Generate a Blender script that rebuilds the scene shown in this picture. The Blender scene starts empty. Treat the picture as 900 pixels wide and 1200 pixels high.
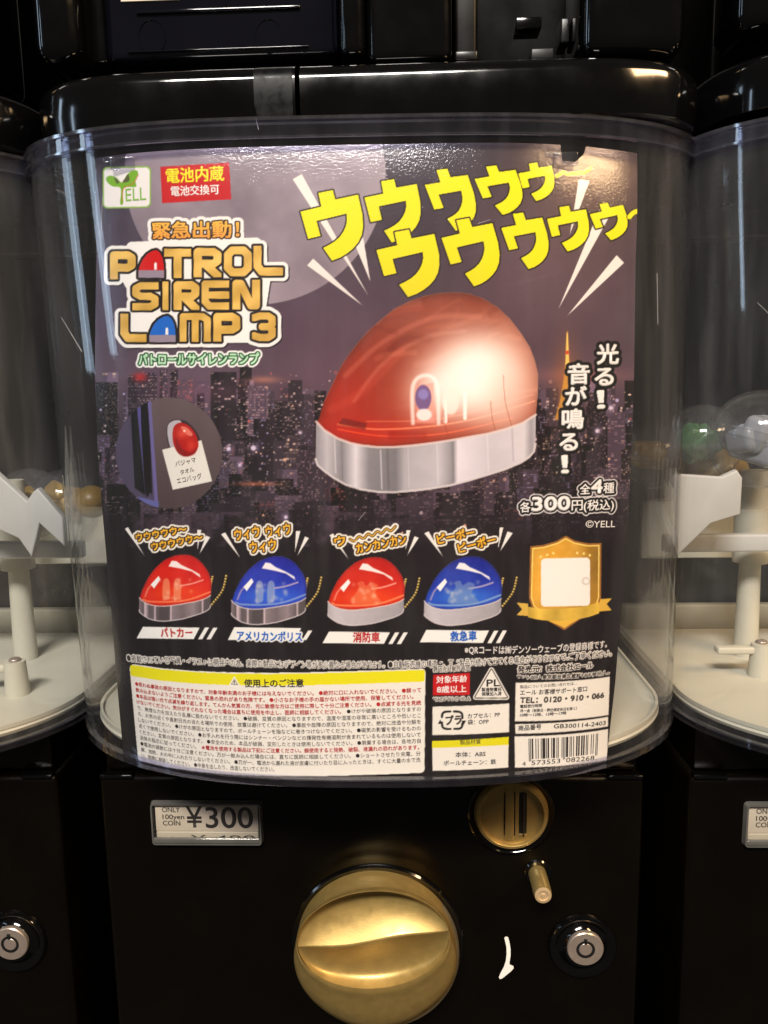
import bpy, bmesh, math, random
import numpy as np
from mathutils import Vector, Matrix
random.seed(7); rng = np.random.default_rng(11)
SC = bpy.context.scene
C = SC.collection
# ------------------------------------------------------------------ camera
CAM_D, YAW, PITCH, ROLL, F = 0.32849107, -0.03681764, 0.14748051, -0.01701626, 901.0
def basis():
    fw = np.array([math.sin(YAW)*math.cos(PITCH), math.cos(YAW)*math.cos(PITCH), -math.sin(PITCH)])
    rt = np.array([math.cos(YAW), -math.sin(YAW), 0.])
    up = np.cross(rt, fw)
    return math.cos(ROLL)*rt+math.sin(ROLL)*up, -math.sin(ROLL)*rt+math.cos(ROLL)*up, fw
RT, UP, FW = basis()
EYE = np.array([0., -CAM_D, 0.])
cd = bpy.data.cameras.new('camera'); cam = bpy.data.objects.new('camera', cd); C.objects.link(cam)
cd.sensor_fit = 'VERTICAL'; cd.sensor_height = 36; cd.lens = F/1200*36; cd.clip_start = .01; cd.clip_end = 50
m4 = Matrix.Identity(4)
for i in range(3):
    m4[i][0] = RT[i]; m4[i][1] = UP[i]; m4[i][2] = -FW[i]; m4[i][3] = EYE[i]
cam.matrix_world = m4; SC.camera = cam
def project(p):
    q = np.asarray(p, float)-EYE; z = q@FW
    return np.stack([450+F*(q@RT)/z, 600-F*(q@UP)/z], -1)
def ray(px):
    px = np.asarray(px, float)
    return FW+((px[..., 0:1]-450)/F)*RT-((px[..., 1:2]-600)/F)*UP
def at_y(px, y):            # measured place on an upright plane
    d = ray(px); return EYE+d*((y-EYE[1])/d[..., 1:2])
# ------------------------------------------------------------------ world, lamps
w = bpy.data.worlds.new('World'); SC.world = w; w.use_nodes = True
w.node_tree.nodes['Background'].inputs[0].default_value = (1.0, .9, .82, 1)
w.node_tree.nodes['Background'].inputs[1].default_value = .05
def lamp(name, loc, target, size, size_y, power, col, shape='RECTANGLE'):
    l = bpy.data.lights.new(name, 'AREA'); l.shape = shape; l.size = size; l.size_y = size_y
    l.energy = power; l.color = col
    o = bpy.data.objects.new(name, l); C.objects.link(o)
    o.location = loc; o.rotation_euler = (Vector(target)-Vector(loc)).to_track_quat('-Z', 'Y').to_euler()
    return o
lamp('ceiling_lamp', (-.30, -1.78, 1.68), (0, 0, -.05), .95, .32, 104, (1.0, .94, .86))
lamp('warm_shelf_lamp', (1.02, -.69, .87), (.07, 0, .08), .72, .18, 22, (1.0, .66, .34))
lamp('display_tube', (-1.42, -.30, .40), (-.12, 0, .07), .10, .62, 1.2, (.62, .80, 1.0))
lamp('display_tube', (-1.22, -.66, .36), (-.12, 0, .05), .06, .40, .6, (.62, .80, 1.0))
SC.view_settings.view_transform = 'Standard'; SC.view_settings.look = 'None'
SC.view_settings.exposure = 0; SC.view_settings.gamma = 1
SC.cycles.transparent_max_bounces = 32; SC.cycles.max_bounces = 10; SC.cycles.transmission_bounces = 8
SC.cycles.sample_clamp_indirect = 4
# ------------------------------------------------------------------ helpers
def tag(o, label=None, cat=None, group=None, kind=None):
    for k, v in (('label', label), ('category', cat), ('group', group), ('kind', kind)):
        if v: o[k] = v
    return o
def thing(name, loc, label, cat, group=None):
    o = bpy.data.objects.new(name, None); C.objects.link(o); o.location = loc; o.empty_display_size = .02
    return tag(o, label, cat, group)
def link(name, me, mat, parent=None, smooth=False, label=None):
    o = bpy.data.objects.new(name, me); C.objects.link(o)
    if mat: me.materials.append(mat)
    if parent is not None:
        o.parent = parent
    if smooth:
        me.polygons.foreach_set('use_smooth', [True]*len(me.polygons))
    if label: o['label'] = label
    return o
def mesh_np(name, V, Fq, mat, parent=None, smooth=False, off=None, label=None):
    V = np.asarray(V, float)
    if off is not None: V = V-np.asarray(off)
    me = bpy.data.meshes.new(name); Fq = np.asarray(Fq)
    me.vertices.add(len(V)); me.vertices.foreach_set('co', V.astype(np.float32).ravel())
    n = Fq.shape[1]; me.loops.add(Fq.size); me.loops.foreach_set('vertex_index', Fq.ravel().astype(np.int32))
    me.polygons.add(len(Fq)); me.polygons.foreach_set('loop_start', np.arange(0, Fq.size, n, dtype=np.int32))
    me.polygons.foreach_set('loop_total', np.full(len(Fq), n, np.int32))
    me.update(calc_edges=True)
    return link(name, me, mat, parent, smooth, label)
def from_bm(name, bm, mat, parent=None, smooth=False, label=None):
    bmesh.ops.recalc_face_normals(bm, faces=bm.faces)
    me = bpy.data.meshes.new(name); bm.to_mesh(me); bm.free()
    o = link(name, me, mat, parent, False, label)
    if smooth:
        me.shade_smooth() if hasattr(me, 'shade_smooth') else None
        try: me.set_sharp_from_angle(angle=math.radians(40))
        except Exception: pass
    return o
def box(bm, x0, x1, y0, y1, z0, z1, bev=0, seg=3):
    r = bmesh.ops.create_cube(bm, size=1)
    for v in r['verts']:
        v.co.x = (x0+x1)/2+v.co.x*(x1-x0); v.co.y = (y0+y1)/2+v.co.y*(y1-y0); v.co.z = (z0+z1)/2+v.co.z*(z1-z0)
    if bev:
        es = list({e for v in r['verts'] for e in v.link_edges})
        bmesh.ops.bevel(bm, geom=es, offset=bev, segments=seg, affect='EDGES', profile=.5)
def rbox(name, x0, x1, y0, y1, z0, z1, mat, parent, bev=.001, seg=3, label=None):
    bm = bmesh.new(); box(bm, x0, x1, y0, y1, z0, z1, bev, seg); return from_bm(name, bm, mat, parent, True, label)
def lathe_y(bm, cx, cz, prof, n=64, sx=1, sz=1):   # profile (radius, y); axis along y
    rings = []
    for r, y in prof:
        if r < 1e-7: rings.append([bm.verts.new((cx, y, cz))])
        else: rings.append([bm.verts.new((cx+sx*r*math.cos(2*math.pi*k/n), y, cz+sz*r*math.sin(2*math.pi*k/n))) for k in range(n)])
    for a, b in zip(rings, rings[1:]):
        if len(a) == 1 and len(b) == 1: continue
        for k in range(n):
            j = (k+1) % n
            if len(a) == 1: bm.faces.new((a[0], b[k], b[j]))
            elif len(b) == 1: bm.faces.new((a[k], a[j], b[0]))
            else: bm.faces.new((a[k], a[j], b[j], b[k]))
def lathe(name, cx, cz, prof, mat, parent, n=64, label=None, sx=1, sz=1):
    bm = bmesh.new(); lathe_y(bm, cx, cz, prof, n, sx, sz); return from_bm(name, bm, mat, parent, True, label)
def prism_xz(name, pts, y0, y1, mat, parent, bev=0, label=None, smooth=True):
    bm = bmesh.new()
    a = [bm.verts.new((x, y0, z)) for x, z in pts]; b = [bm.verts.new((x, y1, z)) for x, z in pts]
    n = len(pts)
    bm.faces.new(a); bm.faces.new(b[::-1])
    for k in range(n): bm.faces.new((a[k], b[k], b[(k+1) % n], a[(k+1) % n]))
    bmesh.ops.recalc_face_normals(bm, faces=bm.faces)
    if bev:
        es = [e for e in bm.edges if abs(e.verts[0].co.y-y0) < 1e-7 and abs(e.verts[1].co.y-y0) < 1e-7]
        bmesh.ops.bevel(bm, geom=es, offset=bev, segments=3, affect='EDGES', profile=.5)
    return from_bm(name, bm, mat, parent, smooth, label)
# ------------------------------------------------------------------ materials
def s2l(c):
    c = np.asarray(c, float)/255.
    return np.where(c <= .04045, c/12.92, ((c+.055)/1.055)**2.4)
def mat(name, base, rough=.5, metal=0, coat=0, spec=.5, noise=None, bump=None, trans=0, alpha=1):
    m = bpy.data.materials.new(name); m.use_nodes = True; nt = m.node_tree; b = nt.nodes['Principled BSDF']
    b.inputs['Base Color'].default_value = (*base, 1); b.inputs['Roughness'].default_value = rough
    b.inputs['Metallic'].default_value = metal; b.inputs['Coat Weight'].default_value = coat
    b.inputs['Coat Roughness'].default_value = .05; b.inputs['Specular IOR Level'].default_value = spec
    b.inputs['Transmission Weight'].default_value = trans; b.inputs['Alpha'].default_value = alpha
    tc = nt.nodes.new('ShaderNodeTexCoord')
    if noise:
        sc, amt, rv = noise
        n = nt.nodes.new('ShaderNodeTexNoise'); n.inputs['Scale'].default_value = sc; n.inputs['Detail'].default_value = 6
        nt.links.new(tc.outputs['Object'], n.inputs['Vector'])
        mx = nt.nodes.new('ShaderNodeMix'); mx.data_type = 'RGBA'
        mx.inputs[6].default_value = (*[c*(1-amt) for c in base], 1); mx.inputs[7].default_value = (*[min(1, c*(1+amt)) for c in base], 1)
        nt.links.new(n.outputs['Fac'], mx.inputs[0]); nt.links.new(mx.outputs[2], b.inputs['Base Color'])
        mr = nt.nodes.new('ShaderNodeMapRange'); mr.inputs[1].default_value = .3; mr.inputs[2].default_value = .7
        mr.inputs[3].default_value = max(0, rough-rv); mr.inputs[4].default_value = rough+rv
        nt.links.new(n.outputs['Fac'], mr.inputs[0]); nt.links.new(mr.outputs[0], b.inputs['Roughness'])
    if bump:
        sc, st, dist = bump
        n = nt.nodes.new('ShaderNodeTexNoise'); n.inputs['Scale'].default_value = sc; n.inputs['Detail'].default_value = 4
        nt.links.new(tc.outputs['Object'], n.inputs['Vector'])
        bp = nt.nodes.new('ShaderNodeBump'); bp.inputs['Strength'].default_value = st; bp.inputs['Distance'].default_value = dist
        nt.links.new(n.outputs['Fac'], bp.inputs['Height']); nt.links.new(bp.outputs[0], b.inputs['Normal'])
    return m
M = {}
M['gloss'] = mat('black_gloss_plastic', (.0016, .0016, .0018), .10, 0, .2, .5, (60, .3, .05), (18, .12, .002))
M['panel'] = mat('black_painted_panel', (.0020, .0013, .0006), .22, 0, 0, .32, (35, .35, .08), (900, .12, .0002))
M['dark'] = mat('dark_cavity_plastic', (.0016, .0015, .0014), .35, 0, 0, .3, (40, .4, .1))
M['backwall'] = mat('dark_inner_wall', (.008, .008, .008), .35, 0, 0, .4, (30, .4, .1))
M['band'] = mat('grey_inner_band', (.022, .020, .018), .4, 0, 0, .4, (30, .3, .1))
M['ivory'] = mat('ivory_plastic', (.52, .50, .40), .42, 0, 0, .4, (45, .10, .1), (120, .15, .001))
M['dullivory'] = mat('dull_ivory_reflection', (.26, .25, .19), .5, 0, 0, .3, (30, .3, .1))
M['white'] = mat('white_plastic', (.46, .46, .43), .4, 0, 0, .4, (50, .08, .08))
M['gold'] = mat('gold_lacquer', (.40, .272, .088), .40, .58, .12, .5, (220, .16, .06), (1500, .10, .0003))
M['goldpale'] = mat('pale_gold_plate', (.55, .46, .28), .3, .85, 0, .5, (80, .15, .1), (500, .2, .0004))
M['brass'] = mat('brass_pin', (.40, .29, .11), .3, .65, 0, .5, (90, .2, .1))
M['brasstip'] = mat('polished_brass_tip', (.72, .52, .30), .32, .5, 0, .5, (300, .15, .1))
M['steel'] = mat('lock_steel', (.40, .33, .28), .34, .6, 0, .5, (300, .12, .12))
M['black'] = mat('black_void', (.002, .002, .002), .6)
M['sticker'] = mat('matte_black_sticker', (.003, .0033, .0036), .33, 0, 0, .10, (300, .2, .1))
M['paintwhite'] = mat('white_mark_paint', (.80, .79, .75), .5, 0, 0, .4, (400, .06, .1))
M['tagcard'] = mat('price_card_paper', (.68, .60, .50), .6, 0, 0, .3, (80, .05, .05))
M['tagback'] = mat('price_card_fold', (.52, .47, .38), .4, 0, 0, .4, (80, .1, .05))
M['tagink'] = mat('black_card_ink', (.015, .01, .008), .6)
M['amber'] = mat('amber_capsule', (.30, .18, .025), .35, 0, .3, .5, (70, .5, .05))
M['green'] = mat('green_capsule', (.05, .14, .05), .2, 0, .5, .5, (70, .5, .05))
M['greyfig'] = mat('grey_toy', (.30, .31, .33), .3, 0, .2, .5, (60, .3, .05))
M['wall'] = mat('dark_shop_wall', (.008, .008, .008), .7, 0, 0, .3, (10, .3, .1))
M['smoke'] = mat('smoked_navy_plastic', (.0025, .0026, .005), .08, 0, .6, .5, (30, .3, .03))

def clear(name, tint, dust=.03, fres=1.0, rough=.03, corner=1.0):
    m = bpy.data.materials.new(name); m.use_nodes = True; nt = m.node_tree; nt.nodes.clear(); N = nt.nodes.new; L = nt.links.new
    out = N('ShaderNodeOutputMaterial'); tr = N('ShaderNodeBsdfTransparent'); tr.inputs[0].default_value = (*tint, 1)
    gl = N('ShaderNodeBsdfGlossy'); gl.inputs['Roughness'].default_value = rough
    fr = N('ShaderNodeFresnel'); ge = N('ShaderNodeNewGeometry'); io = N('ShaderNodeMapRange')
    io.inputs[3].default_value = 1.49; io.inputs[4].default_value = 1/1.49      # thin sheet: no total reflection on the way out
    L(ge.outputs['Backfacing'], io.inputs[0]); L(io.outputs[0], fr.inputs[0])
    mu = N('ShaderNodeMath'); mu.operation = 'MULTIPLY'; mu.inputs[1].default_value = fres; mu.use_clamp = True
    tc = N('ShaderNodeTexCoord'); mp = N('ShaderNodeMapping'); mp.inputs['Scale'].default_value = (1, 1, .12)
    n = N('ShaderNodeTexNoise'); n.inputs['Scale'].default_value = 160; n.inputs['Detail'].default_value = 5
    L(tc.outputs['Object'], mp.inputs[0]); L(mp.outputs[0], n.inputs['Vector'])
    bp = N('ShaderNodeBump'); bp.inputs['Strength'].default_value = .12; bp.inputs['Distance'].default_value = .0008
    n2 = N('ShaderNodeTexNoise'); n2.inputs['Scale'].default_value = 26; n2.inputs['Detail'].default_value = 2
    L(mp.outputs[0], n2.inputs['Vector']); L(n2.outputs['Fac'], bp.inputs['Height'])
    L(bp.outputs[0], gl.inputs['Normal']); L(bp.outputs[0], fr.inputs['Normal'])
    df = N('ShaderNodeBsdfDiffuse'); df.inputs[0].default_value = (.7, .7, .72, 1)
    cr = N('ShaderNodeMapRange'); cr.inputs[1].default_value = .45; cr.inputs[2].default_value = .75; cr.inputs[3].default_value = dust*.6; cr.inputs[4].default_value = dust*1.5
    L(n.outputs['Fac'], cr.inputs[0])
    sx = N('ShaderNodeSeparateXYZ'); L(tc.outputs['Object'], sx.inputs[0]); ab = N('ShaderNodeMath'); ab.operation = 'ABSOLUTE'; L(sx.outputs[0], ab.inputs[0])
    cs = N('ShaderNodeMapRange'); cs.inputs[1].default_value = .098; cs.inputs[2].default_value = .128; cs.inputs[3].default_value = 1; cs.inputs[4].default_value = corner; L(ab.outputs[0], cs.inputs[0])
    cz = N('ShaderNodeMath'); cz.operation = 'MULTIPLY'; L(cr.outputs[0], cz.inputs[0]); L(cs.outputs[0], cz.inputs[1]); cr = cz      # pale reflections on the bin sides, painted as thicker haze
    a = N('ShaderNodeMixShader'); L(cr.outputs[0], a.inputs[0]); L(tr.outputs[0], a.inputs[1]); L(df.outputs[0], a.inputs[2])
    b = N('ShaderNodeMixShader'); L(fr.outputs[0], mu.inputs[0]); L(mu.outputs[0], b.inputs[0]); L(a.outputs[0], b.inputs[1]); L(gl.outputs[0], b.inputs[2])
    L(b.outputs[0], out.inputs[0]); return m
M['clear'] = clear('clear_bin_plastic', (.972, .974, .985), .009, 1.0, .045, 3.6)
M['rim'] = clear('clear_violet_rim_plastic', (.84, .84, .94), .006, 1.6)
M['bead'] = clear('clear_moulded_bead', (.88, .88, .95), .02, 3.2, .10)
M['scratch'] = clear('scratched_plastic', (.9, .9, .92), .28, 1.5, .25)
M['capclear'] = clear('clear_capsule_plastic', (.93, .94, .95), .05)
M['holder'] = clear('clear_tag_holder', (.97, .96, .94), .012, 1.0)

def ink(name, col, rough=.42):
    m = mat(name, tuple(s2l(col)), rough, 0, 0, .4); return m
# printed card with colours stored on the sheet (flat print)
def print_mat():
    m = bpy.data.materials.new('glossy_printed_card'); m.use_nodes = True; nt = m.node_tree; b = nt.nodes['Principled BSDF']; N = nt.nodes.new; L = nt.links.new
    at = N('ShaderNodeAttribute'); at.attribute_name = 'print'; L(at.outputs['Color'], b.inputs['Base Color'])
    b.inputs['Roughness'].default_value = .42; b.inputs['Specular IOR Level'].default_value = .15; b.inputs['Coat Weight'].default_value = 1; b.inputs['Coat Roughness'].default_value = .10
    tc = N('ShaderNodeTexCoord')
    n = N('ShaderNodeTexNoise'); n.inputs['Scale'].default_value = 1100; n.inputs['Detail'].default_value = 4
    n2 = N('ShaderNodeTexNoise'); n2.inputs['Scale'].default_value = 14; n2.inputs['Detail'].default_value = 3
    L(tc.outputs['Object'], n.inputs['Vector']); L(tc.outputs['Object'], n2.inputs['Vector'])
    b1 = N('ShaderNodeBump'); b1.inputs['Strength'].default_value = .5; b1.inputs['Distance'].default_value = .00022
    b2 = N('ShaderNodeBump'); b2.inputs['Strength'].default_value = .3; b2.inputs['Distance'].default_value = .0018
    L(n2.outputs['Fac'], b2.inputs['Height']); L(n.outputs['Fac'], b1.inputs['Height']); L(b2.outputs[0], b1.inputs['Normal']); L(b2.outputs[0], b.inputs['Normal']); L(b1.outputs[0], b.inputs['Coat Normal'])
    return m
M['print'] = print_mat()
# ------------------------------------------------------------------ machine shape
P = .27; XC = -.0215; X_L, X_R = -.1467+.0215, .1037+.0215   # local body edges
ZT, ZB = .100, -.143
XB = .004                                     # bin centre offset from body centre
def shape(z):
    t = np.clip((np.asarray(z, float)-ZB)/(ZT-ZB), 0, 1)
    return .1352+t*.0043, .077-t*.021, 2.6+t*.9
def front_y(xl, z, inset=0.):                 # xl: local x from the bin's centre
    ww, b, n = shape(z); xl = xl+.002*np.clip((np.asarray(z)-ZB)/(ZT-ZB), 0, 1); skew = .03*np.clip((np.asarray(z)-ZB)/(ZT-ZB), 0, 1)
    r = np.clip(np.abs(xl)/(ww-inset), 0, 1)
    return .02-(b-inset)*np.sqrt(np.maximum(1-r**n, 0))+skew*xl
def outline(z, inset=0., back=.125, n=56):
    ww, b, e = (float(v) for v in shape(z)); t = float(np.clip((z-ZB)/(ZT-ZB), 0, 1))
    pts = []
    for k in range(n+1):
        a = math.pi*k/n; c = math.cos(a); s = math.sin(a)
        x = -np.sign(c)*(abs(c)**(2/e))*(ww-inset); y = .02-(b-inset)*(s**1.0)+.03*t*x
        pts.append((x+XB-.002*t, y))
    return [(pts[0][0], back)]+[(pts[0][0], .02+(back-.02)*f+.03*t*(pts[0][0]-XB)*(1-f)) for f in (.6, .3)]+pts+[(pts[-1][0], .02+(back-.02)*f+.03*t*(pts[-1][0]-XB)*(1-f)) for f in (.3, .6)]+[(pts[-1][0], back)]
def loft(name, levels, mat_, parent, cap=False, solid=0, label=None, smooth=True):
    bm = bmesh.new(); rows = []
    for z, inset, zz in levels:
        rows.append([bm.verts.new((x, y, zz)) for x, y in outline(z, inset)])
    for a, b in zip(rows, rows[1:]):
        for k in range(len(a)-1): bm.faces.new((a[k], a[k+1], b[k+1], b[k]))
    if cap:
        bm.faces.new(rows[0]); bm.faces.new(rows[-1][::-1])
        for a, b in zip(rows, rows[1:]): bm.faces.new((a[0], b[0], b[-1], a[-1]))
    o = from_bm(name, bm, mat_, parent, smooth, label)
    if solid:
        md = o.modifiers.new('thickness', 'SOLIDIFY'); md.thickness = solid; md.offset = -1
    return o
def arc_band(name, z, inset, z0, z1, thick, mat_, parent, n=56):
    bm = bmesh.new(); o1 = outline(z, inset); o2 = outline(z, inset+thick)
    r = [[bm.verts.new((x, y, zz)) for x, y in o] for o, zz in ((o1, z0), (o1, z1), (o2, z1), (o2, z0))]
    for a, b in zip(r, r[1:]+r[:1]):
        for k in range(len(a)-1): bm.faces.new((a[k], a[k+1], b[k+1], b[k]))
    return from_bm(name, bm, mat_, parent, True)

def L_(px, y):                                # local coordinates of a measured point of the middle machine
    p = at_y(px, y); return float(p[0])-XC, float(p[2])

# glyph meshes ------------------------------------------------------
_gc = {}
def glyphs(body, off=0.0, res=2):
    k = (body, off, res)
    if k in _gc: return _gc[k]
    c = bpy.data.curves.new('lettering', 'FONT'); c.body = body; c.size = 1; c.resolution_u = res; c.offset = off
    o = bpy.data.objects.new('lettering', c); C.objects.link(o)
    dg = bpy.context.evaluated_depsgraph_get(); dg.update()
    me = bpy.data.meshes.new_from_object(o.evaluated_get(dg))
    me.calc_loop_triangles()
    V = np.empty(len(me.vertices)*3, np.float32); me.vertices.foreach_get('co', V)
    T = np.empty(len(me.loop_triangles)*3, np.int32); me.loop_triangles.foreach_get('vertices', T)
    bpy.data.objects.remove(o); bpy.data.curves.remove(c); bpy.data.meshes.remove(me)
    _gc[k] = (V.reshape(-1, 3)[:, :2].astype(float), T.reshape(-1, 3)); return _gc[k]
def flat_text(name, items, mat_, parent, y, off=None):
    """items: (body, x0, x1, zbase, height, bold)"""
    Vs, Ts, n = [], [], 0
    for body, x0, x1, zb, h, bold in items:
        V, T = glyphs(body, bold, 8); mn, mx = V[:, 0].min(), V[:, 0].max()
        W = np.stack([x0+(V[:, 0]-mn)/(mx-mn)*(x1-x0), np.full(len(V), y), zb+V[:, 1]*h], 1)
        Vs.append(W); Ts.append(T+n); n += len(V)
    return mesh_np(name, np.concatenate(Vs), np.concatenate(Ts), mat_, parent)

def copy_tree(o, parent=None):
    c = o.copy(); C.objects.link(c)
    if parent is not None: c.parent = parent
    for ch in list(o.children): copy_tree(ch, c)
    return c
# ------------------------------------------------------------------ setting
bm = bmesh.new(); box(bm, -1.5, 1.5, .30, .34, -1.2, 1.2)
tag(from_bm('wall', bm, M['wall']), kind='structure')

# ------------------------------------------------------------------ the machine
def make_machine():
    t = thing('capsule_machine', (XC, 0, 0), 'x', 'capsule machine')
    zs = -.1706
    # lower front panel with softly rounded long edges
    bm = bmesh.new(); box(bm, X_L, X_R, .0, .25, -.42, zs, .0035, 4)
    fp = from_bm('front_panel', bm, M['panel'], t, True)
    bm = bmesh.new(); box(bm, X_L+.003, X_R-.003, .004, .25, zs+.0012, -.148, .001, 2)
    from_bm('shelf_band', bm, M['panel'], t, True)
    for s in (-1, 1):
        xa = X_L+.0015 if s < 0 else X_R-.0165
        rbox('hinge_tab', xa, xa+.015, -.0012, .003, zs-.0007, zs+.001, M['gloss'], t, .0003)
    # bin
    bm = bmesh.new(); lv = [ZB+(ZT-ZB)*k/12 for k in range(13)]; fw_ = []
    for ins in (0, .0018):
        rows = [[bm.verts.new((x, y, z)) for x, y in outline(z, ins, n=96)] for z in lv]; fw_.append(rows)
        for a, b in zip(rows, rows[1:]):
            for k in range(len(a)-1):
                q = (a[k], a[k+1], b[k+1], b[k]); bm.faces.new(q if ins == 0 else q[::-1])
    for e in (0, -1):
        a = [bm.verts.new(v.co) for v in fw_[0][e]]; b = [bm.verts.new(v.co) for v in fw_[1][e]]
        for k in range(len(a)-1):
            q = (a[k], b[k], b[k+1], a[k+1]); bm.faces.new(q if e == 0 else q[::-1])
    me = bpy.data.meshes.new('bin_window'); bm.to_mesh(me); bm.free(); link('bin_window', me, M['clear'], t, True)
    arc_band('bin_rim', ZT, -.0012, ZT-.0068, ZT-.0006, .0030, M['rim'], t)
    arc_band('rim_bead', ZT, -.0020, ZT-.0014, ZT-.0002, .0012, M['bead'], t)
    arc_band('rim_bead', ZT, -.0018, ZT-.0074, ZT-.0066, .0010, M['bead'], t)
    for cxp, dirn in (((138, 186), 1), ((668, 178), -1)):
        hx, hz_ = L_(cxp, -.036); hy = float(front_y(hx-XB, hz_, .0025))
        rbox('rim_clip', hx-.0045, hx+.0045, hy-.0008, hy+.0012, hz_-.0026, hz_+.0022, M['bead'], t, .0006)
        rbox('rim_clip', hx-.0075, hx-.0030, hy-.0004, hy+.0012, hz_+.0004, hz_+.0024, M['bead'], t, .0006)
    arc_band('bin_foot', ZB, -.0008, ZB-.0022, ZB+.0010, .0026, M['rim'], t)
    loft('tray_floor', [(ZB, .0062, ZB+.0015), (ZB, .0055, ZB+.0030), (ZB, .0065, ZB+.0044)], M['ivory'], t, cap=True)
    arc_band('tray_lip', ZB, .0058, ZB+.0044, ZB+.0062, .0012, M['ivory'], t)
    rbox('back_wall', X_L+.002, X_R+.006, .125, .130, ZB, ZT, M['backwall'], t, .0005)
    rbox('floor_reflection_strip', X_L+.003, X_R+.005, .118, .1245, ZB+.004, -.124, M['dullivory'], t, .001)  # added pale strip: floor's reflection on the back wall, put into colour
    rbox('upper_band', X_L+.003, X_R+.004, .112, .1245, .083, .098, M['band'], t, .001)
    loft('bin_roof', [(ZT, .006, ZT-.0005), (ZT, .006, ZT+.0004)], M['dark'], t, cap=True)
    for x in (-.072, .078):
        bm = bmesh.new()
        for (r0, r1, z0, z1) in ((.0062, .0052, ZB+.004, -.085), (.0088, .0088, -.088, -.060), (.0068, .0066, -.060, -.040)):
            bmesh.ops.create_cone(bm, cap_ends=True, segments=28, radius1=r0, radius2=r1, depth=z1-z0, matrix=Matrix.Translation((x, .072, (z0+z1)/2)))
        from_bm('post', bm, M['ivory'], t, True)
    for x, y in ((.100, .020), (-.078, .041)):
        bm = bmesh.new()
        bmesh.ops.create_cone(bm, cap_ends=True, segments=24, radius1=.0058, radius2=.0048, depth=.018, matrix=Matrix.Translation((x, y, ZB+.012)))
        box(bm, x-.022, x-.004, y-.003, y+.003, ZB+.016, ZB+.0195, .001)
        from_bm('screw_boss', bm, M['ivory'], t, True)
        bm = bmesh.new(); bmesh.ops.create_uvsphere(bm, u_segments=20, v_segments=10, radius=.0028, matrix=Matrix.Translation((x, y, ZB+.0215)) @ Matrix.Diagonal((1, 1, .5, 1)))
        from_bm('screw', bm, M['steel'], t, True)
    rbox('rotor_beam', -.125, .125, .046, .052, -.0775, -.069, M['white'], t, .001)
    rbox('rotor_beam', -.120, .120, .100, .106, -.092, -.060, M['ivory'], t, .001)
    prism_xz('rotor_blade', [(-.129, -.036), (-.110, -.0375), (-.1035, -.0345), (-.101, -.038), (-.101, -.0545), (-.114, -.0585), (-.129, -.074)], .018, .022, M['white'], t, .0008)
    prism_xz('rotor_blade', [(.07, -.012), (.10, -.031), (.1135, -.0445), (.1165, -.0405), (.119, -.0385), (.1295, -.052), (.1295, -.066), (.1185, -.055), (.1165, -.062), (.1135, -.071), (.108, -.062), (.07, -.044)], .018, .022, M['white'], t, .0008)
    for pts_ in ([(72, 372), (84, 392), (96, 412)], [(838, 314), (852, 326), (866, 346)], [(57, 226), (66, 222), (78, 228)], [(770, 320), (771, 380)], [(120, 230), (118, 290)], [(300, 140), (303, 152)], [(250, 480), (258, 476)], [(560, 262), (575, 257)], [(420, 610), (428, 600)]):
        if pts_[0][0] > 800: continue
        bm = bmesh.new(); pr = None
        for k in range(len(pts_)*4-3):
            f = k/4; i0 = min(int(f), len(pts_)-2); q = f-i0; px_ = (pts_[i0][0]*(1-q)+pts_[i0+1][0]*q, pts_[i0][1]*(1-q)+pts_[i0+1][1]*q)
            yy = -.03
            for _ in range(12): lx0, lz0 = L_(px_, yy); yy = float(front_y(lx0-XB, lz0, -.00015))
            r_ = [bm.verts.new((lx0+dx_, yy, lz0+dz_)) for dx_, dz_ in ((-.00014, 0), (.00014, 0))]
            if pr: bm.faces.new((pr[0], pr[1], r_[1], r_[0]))
            pr = r_
        from_bm('scratch', bm, M['scratch'], t)
    # price tag
    x0, z1 = L_((174, 941), -.003); x1, _ = L_((306, 941), -.003); z0 = L_((240, 992), -.003)[1]
    def rr(x0, x1, z0, z1, r, n=5):
        pts = []
        for cx, cz, a0 in ((x1-r, z1-r, 0), (x0+r, z1-r, 90), (x0+r, z0+r, 180), (x1-r, z0+r, 270)):
            for k in range(n+1):
                a = math.radians(a0+90*k/n); pts.append((cx+r*math.cos(a), cz+r*math.sin(a)))
        return pts
    h = link('price_tag', bpy.data.meshes.new('price_tag'), None, t)
    bpy.data.objects.remove(h)
    bm = bmesh.new(); A = rr(x0, x1, z0, z1, .0018); B = rr(x0+.0006, x1-.0006, z0+.0006, z1-.0006, .0015)
    ra = [bm.verts.new((x, -.0004, z)) for x, z in A]; rb = [bm.verts.new((x, -.0030, z)) for x, z in B]
    B2 = rr(x0+.0013, x1-.0013, z0+.0013, z1-.0013, .0010); rc = [bm.verts.new((x, -.0030, z)) for x, z in B2]; rd = [bm.verts.new((x, -.0008, z)) for x, z in B2]
    for p_, q_ in ((ra, rb), (rb, rc), (rc, rd)):
        for k in range(len(p_)): bm.faces.new((p_[k], p_[(k+1) % len(p_)], q_[(k+1) % len(p_)], q_[k]))
    th = from_bm('price_holder', bm, M['tagframe'], t, True)
    bx = (x0+.0022, x1-.0022); zc = z0+.0066
    card = rbox('price_card', bx[0], bx[1], -.0012, -.0003, zc, z1-.0016, M['tagcard'], th, .0001)
    rbox('card_fold', bx[0], bx[1], -.0016, -.0003, z0+.0014, zc-.0002, M['tagback'], th, .0006)
    rbox('holder_bar', x0+.0012, x1-.0012, -.0034, -.0018, z0+.0013, z0+.0042, M['tagframe'], th, .0007)
    rbox('cover', bx[0]-.0006, bx[1]+.0006, -.0026, -.0022, z0+.0015, z1-.0015, M['holder'], th, .0001)
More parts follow.
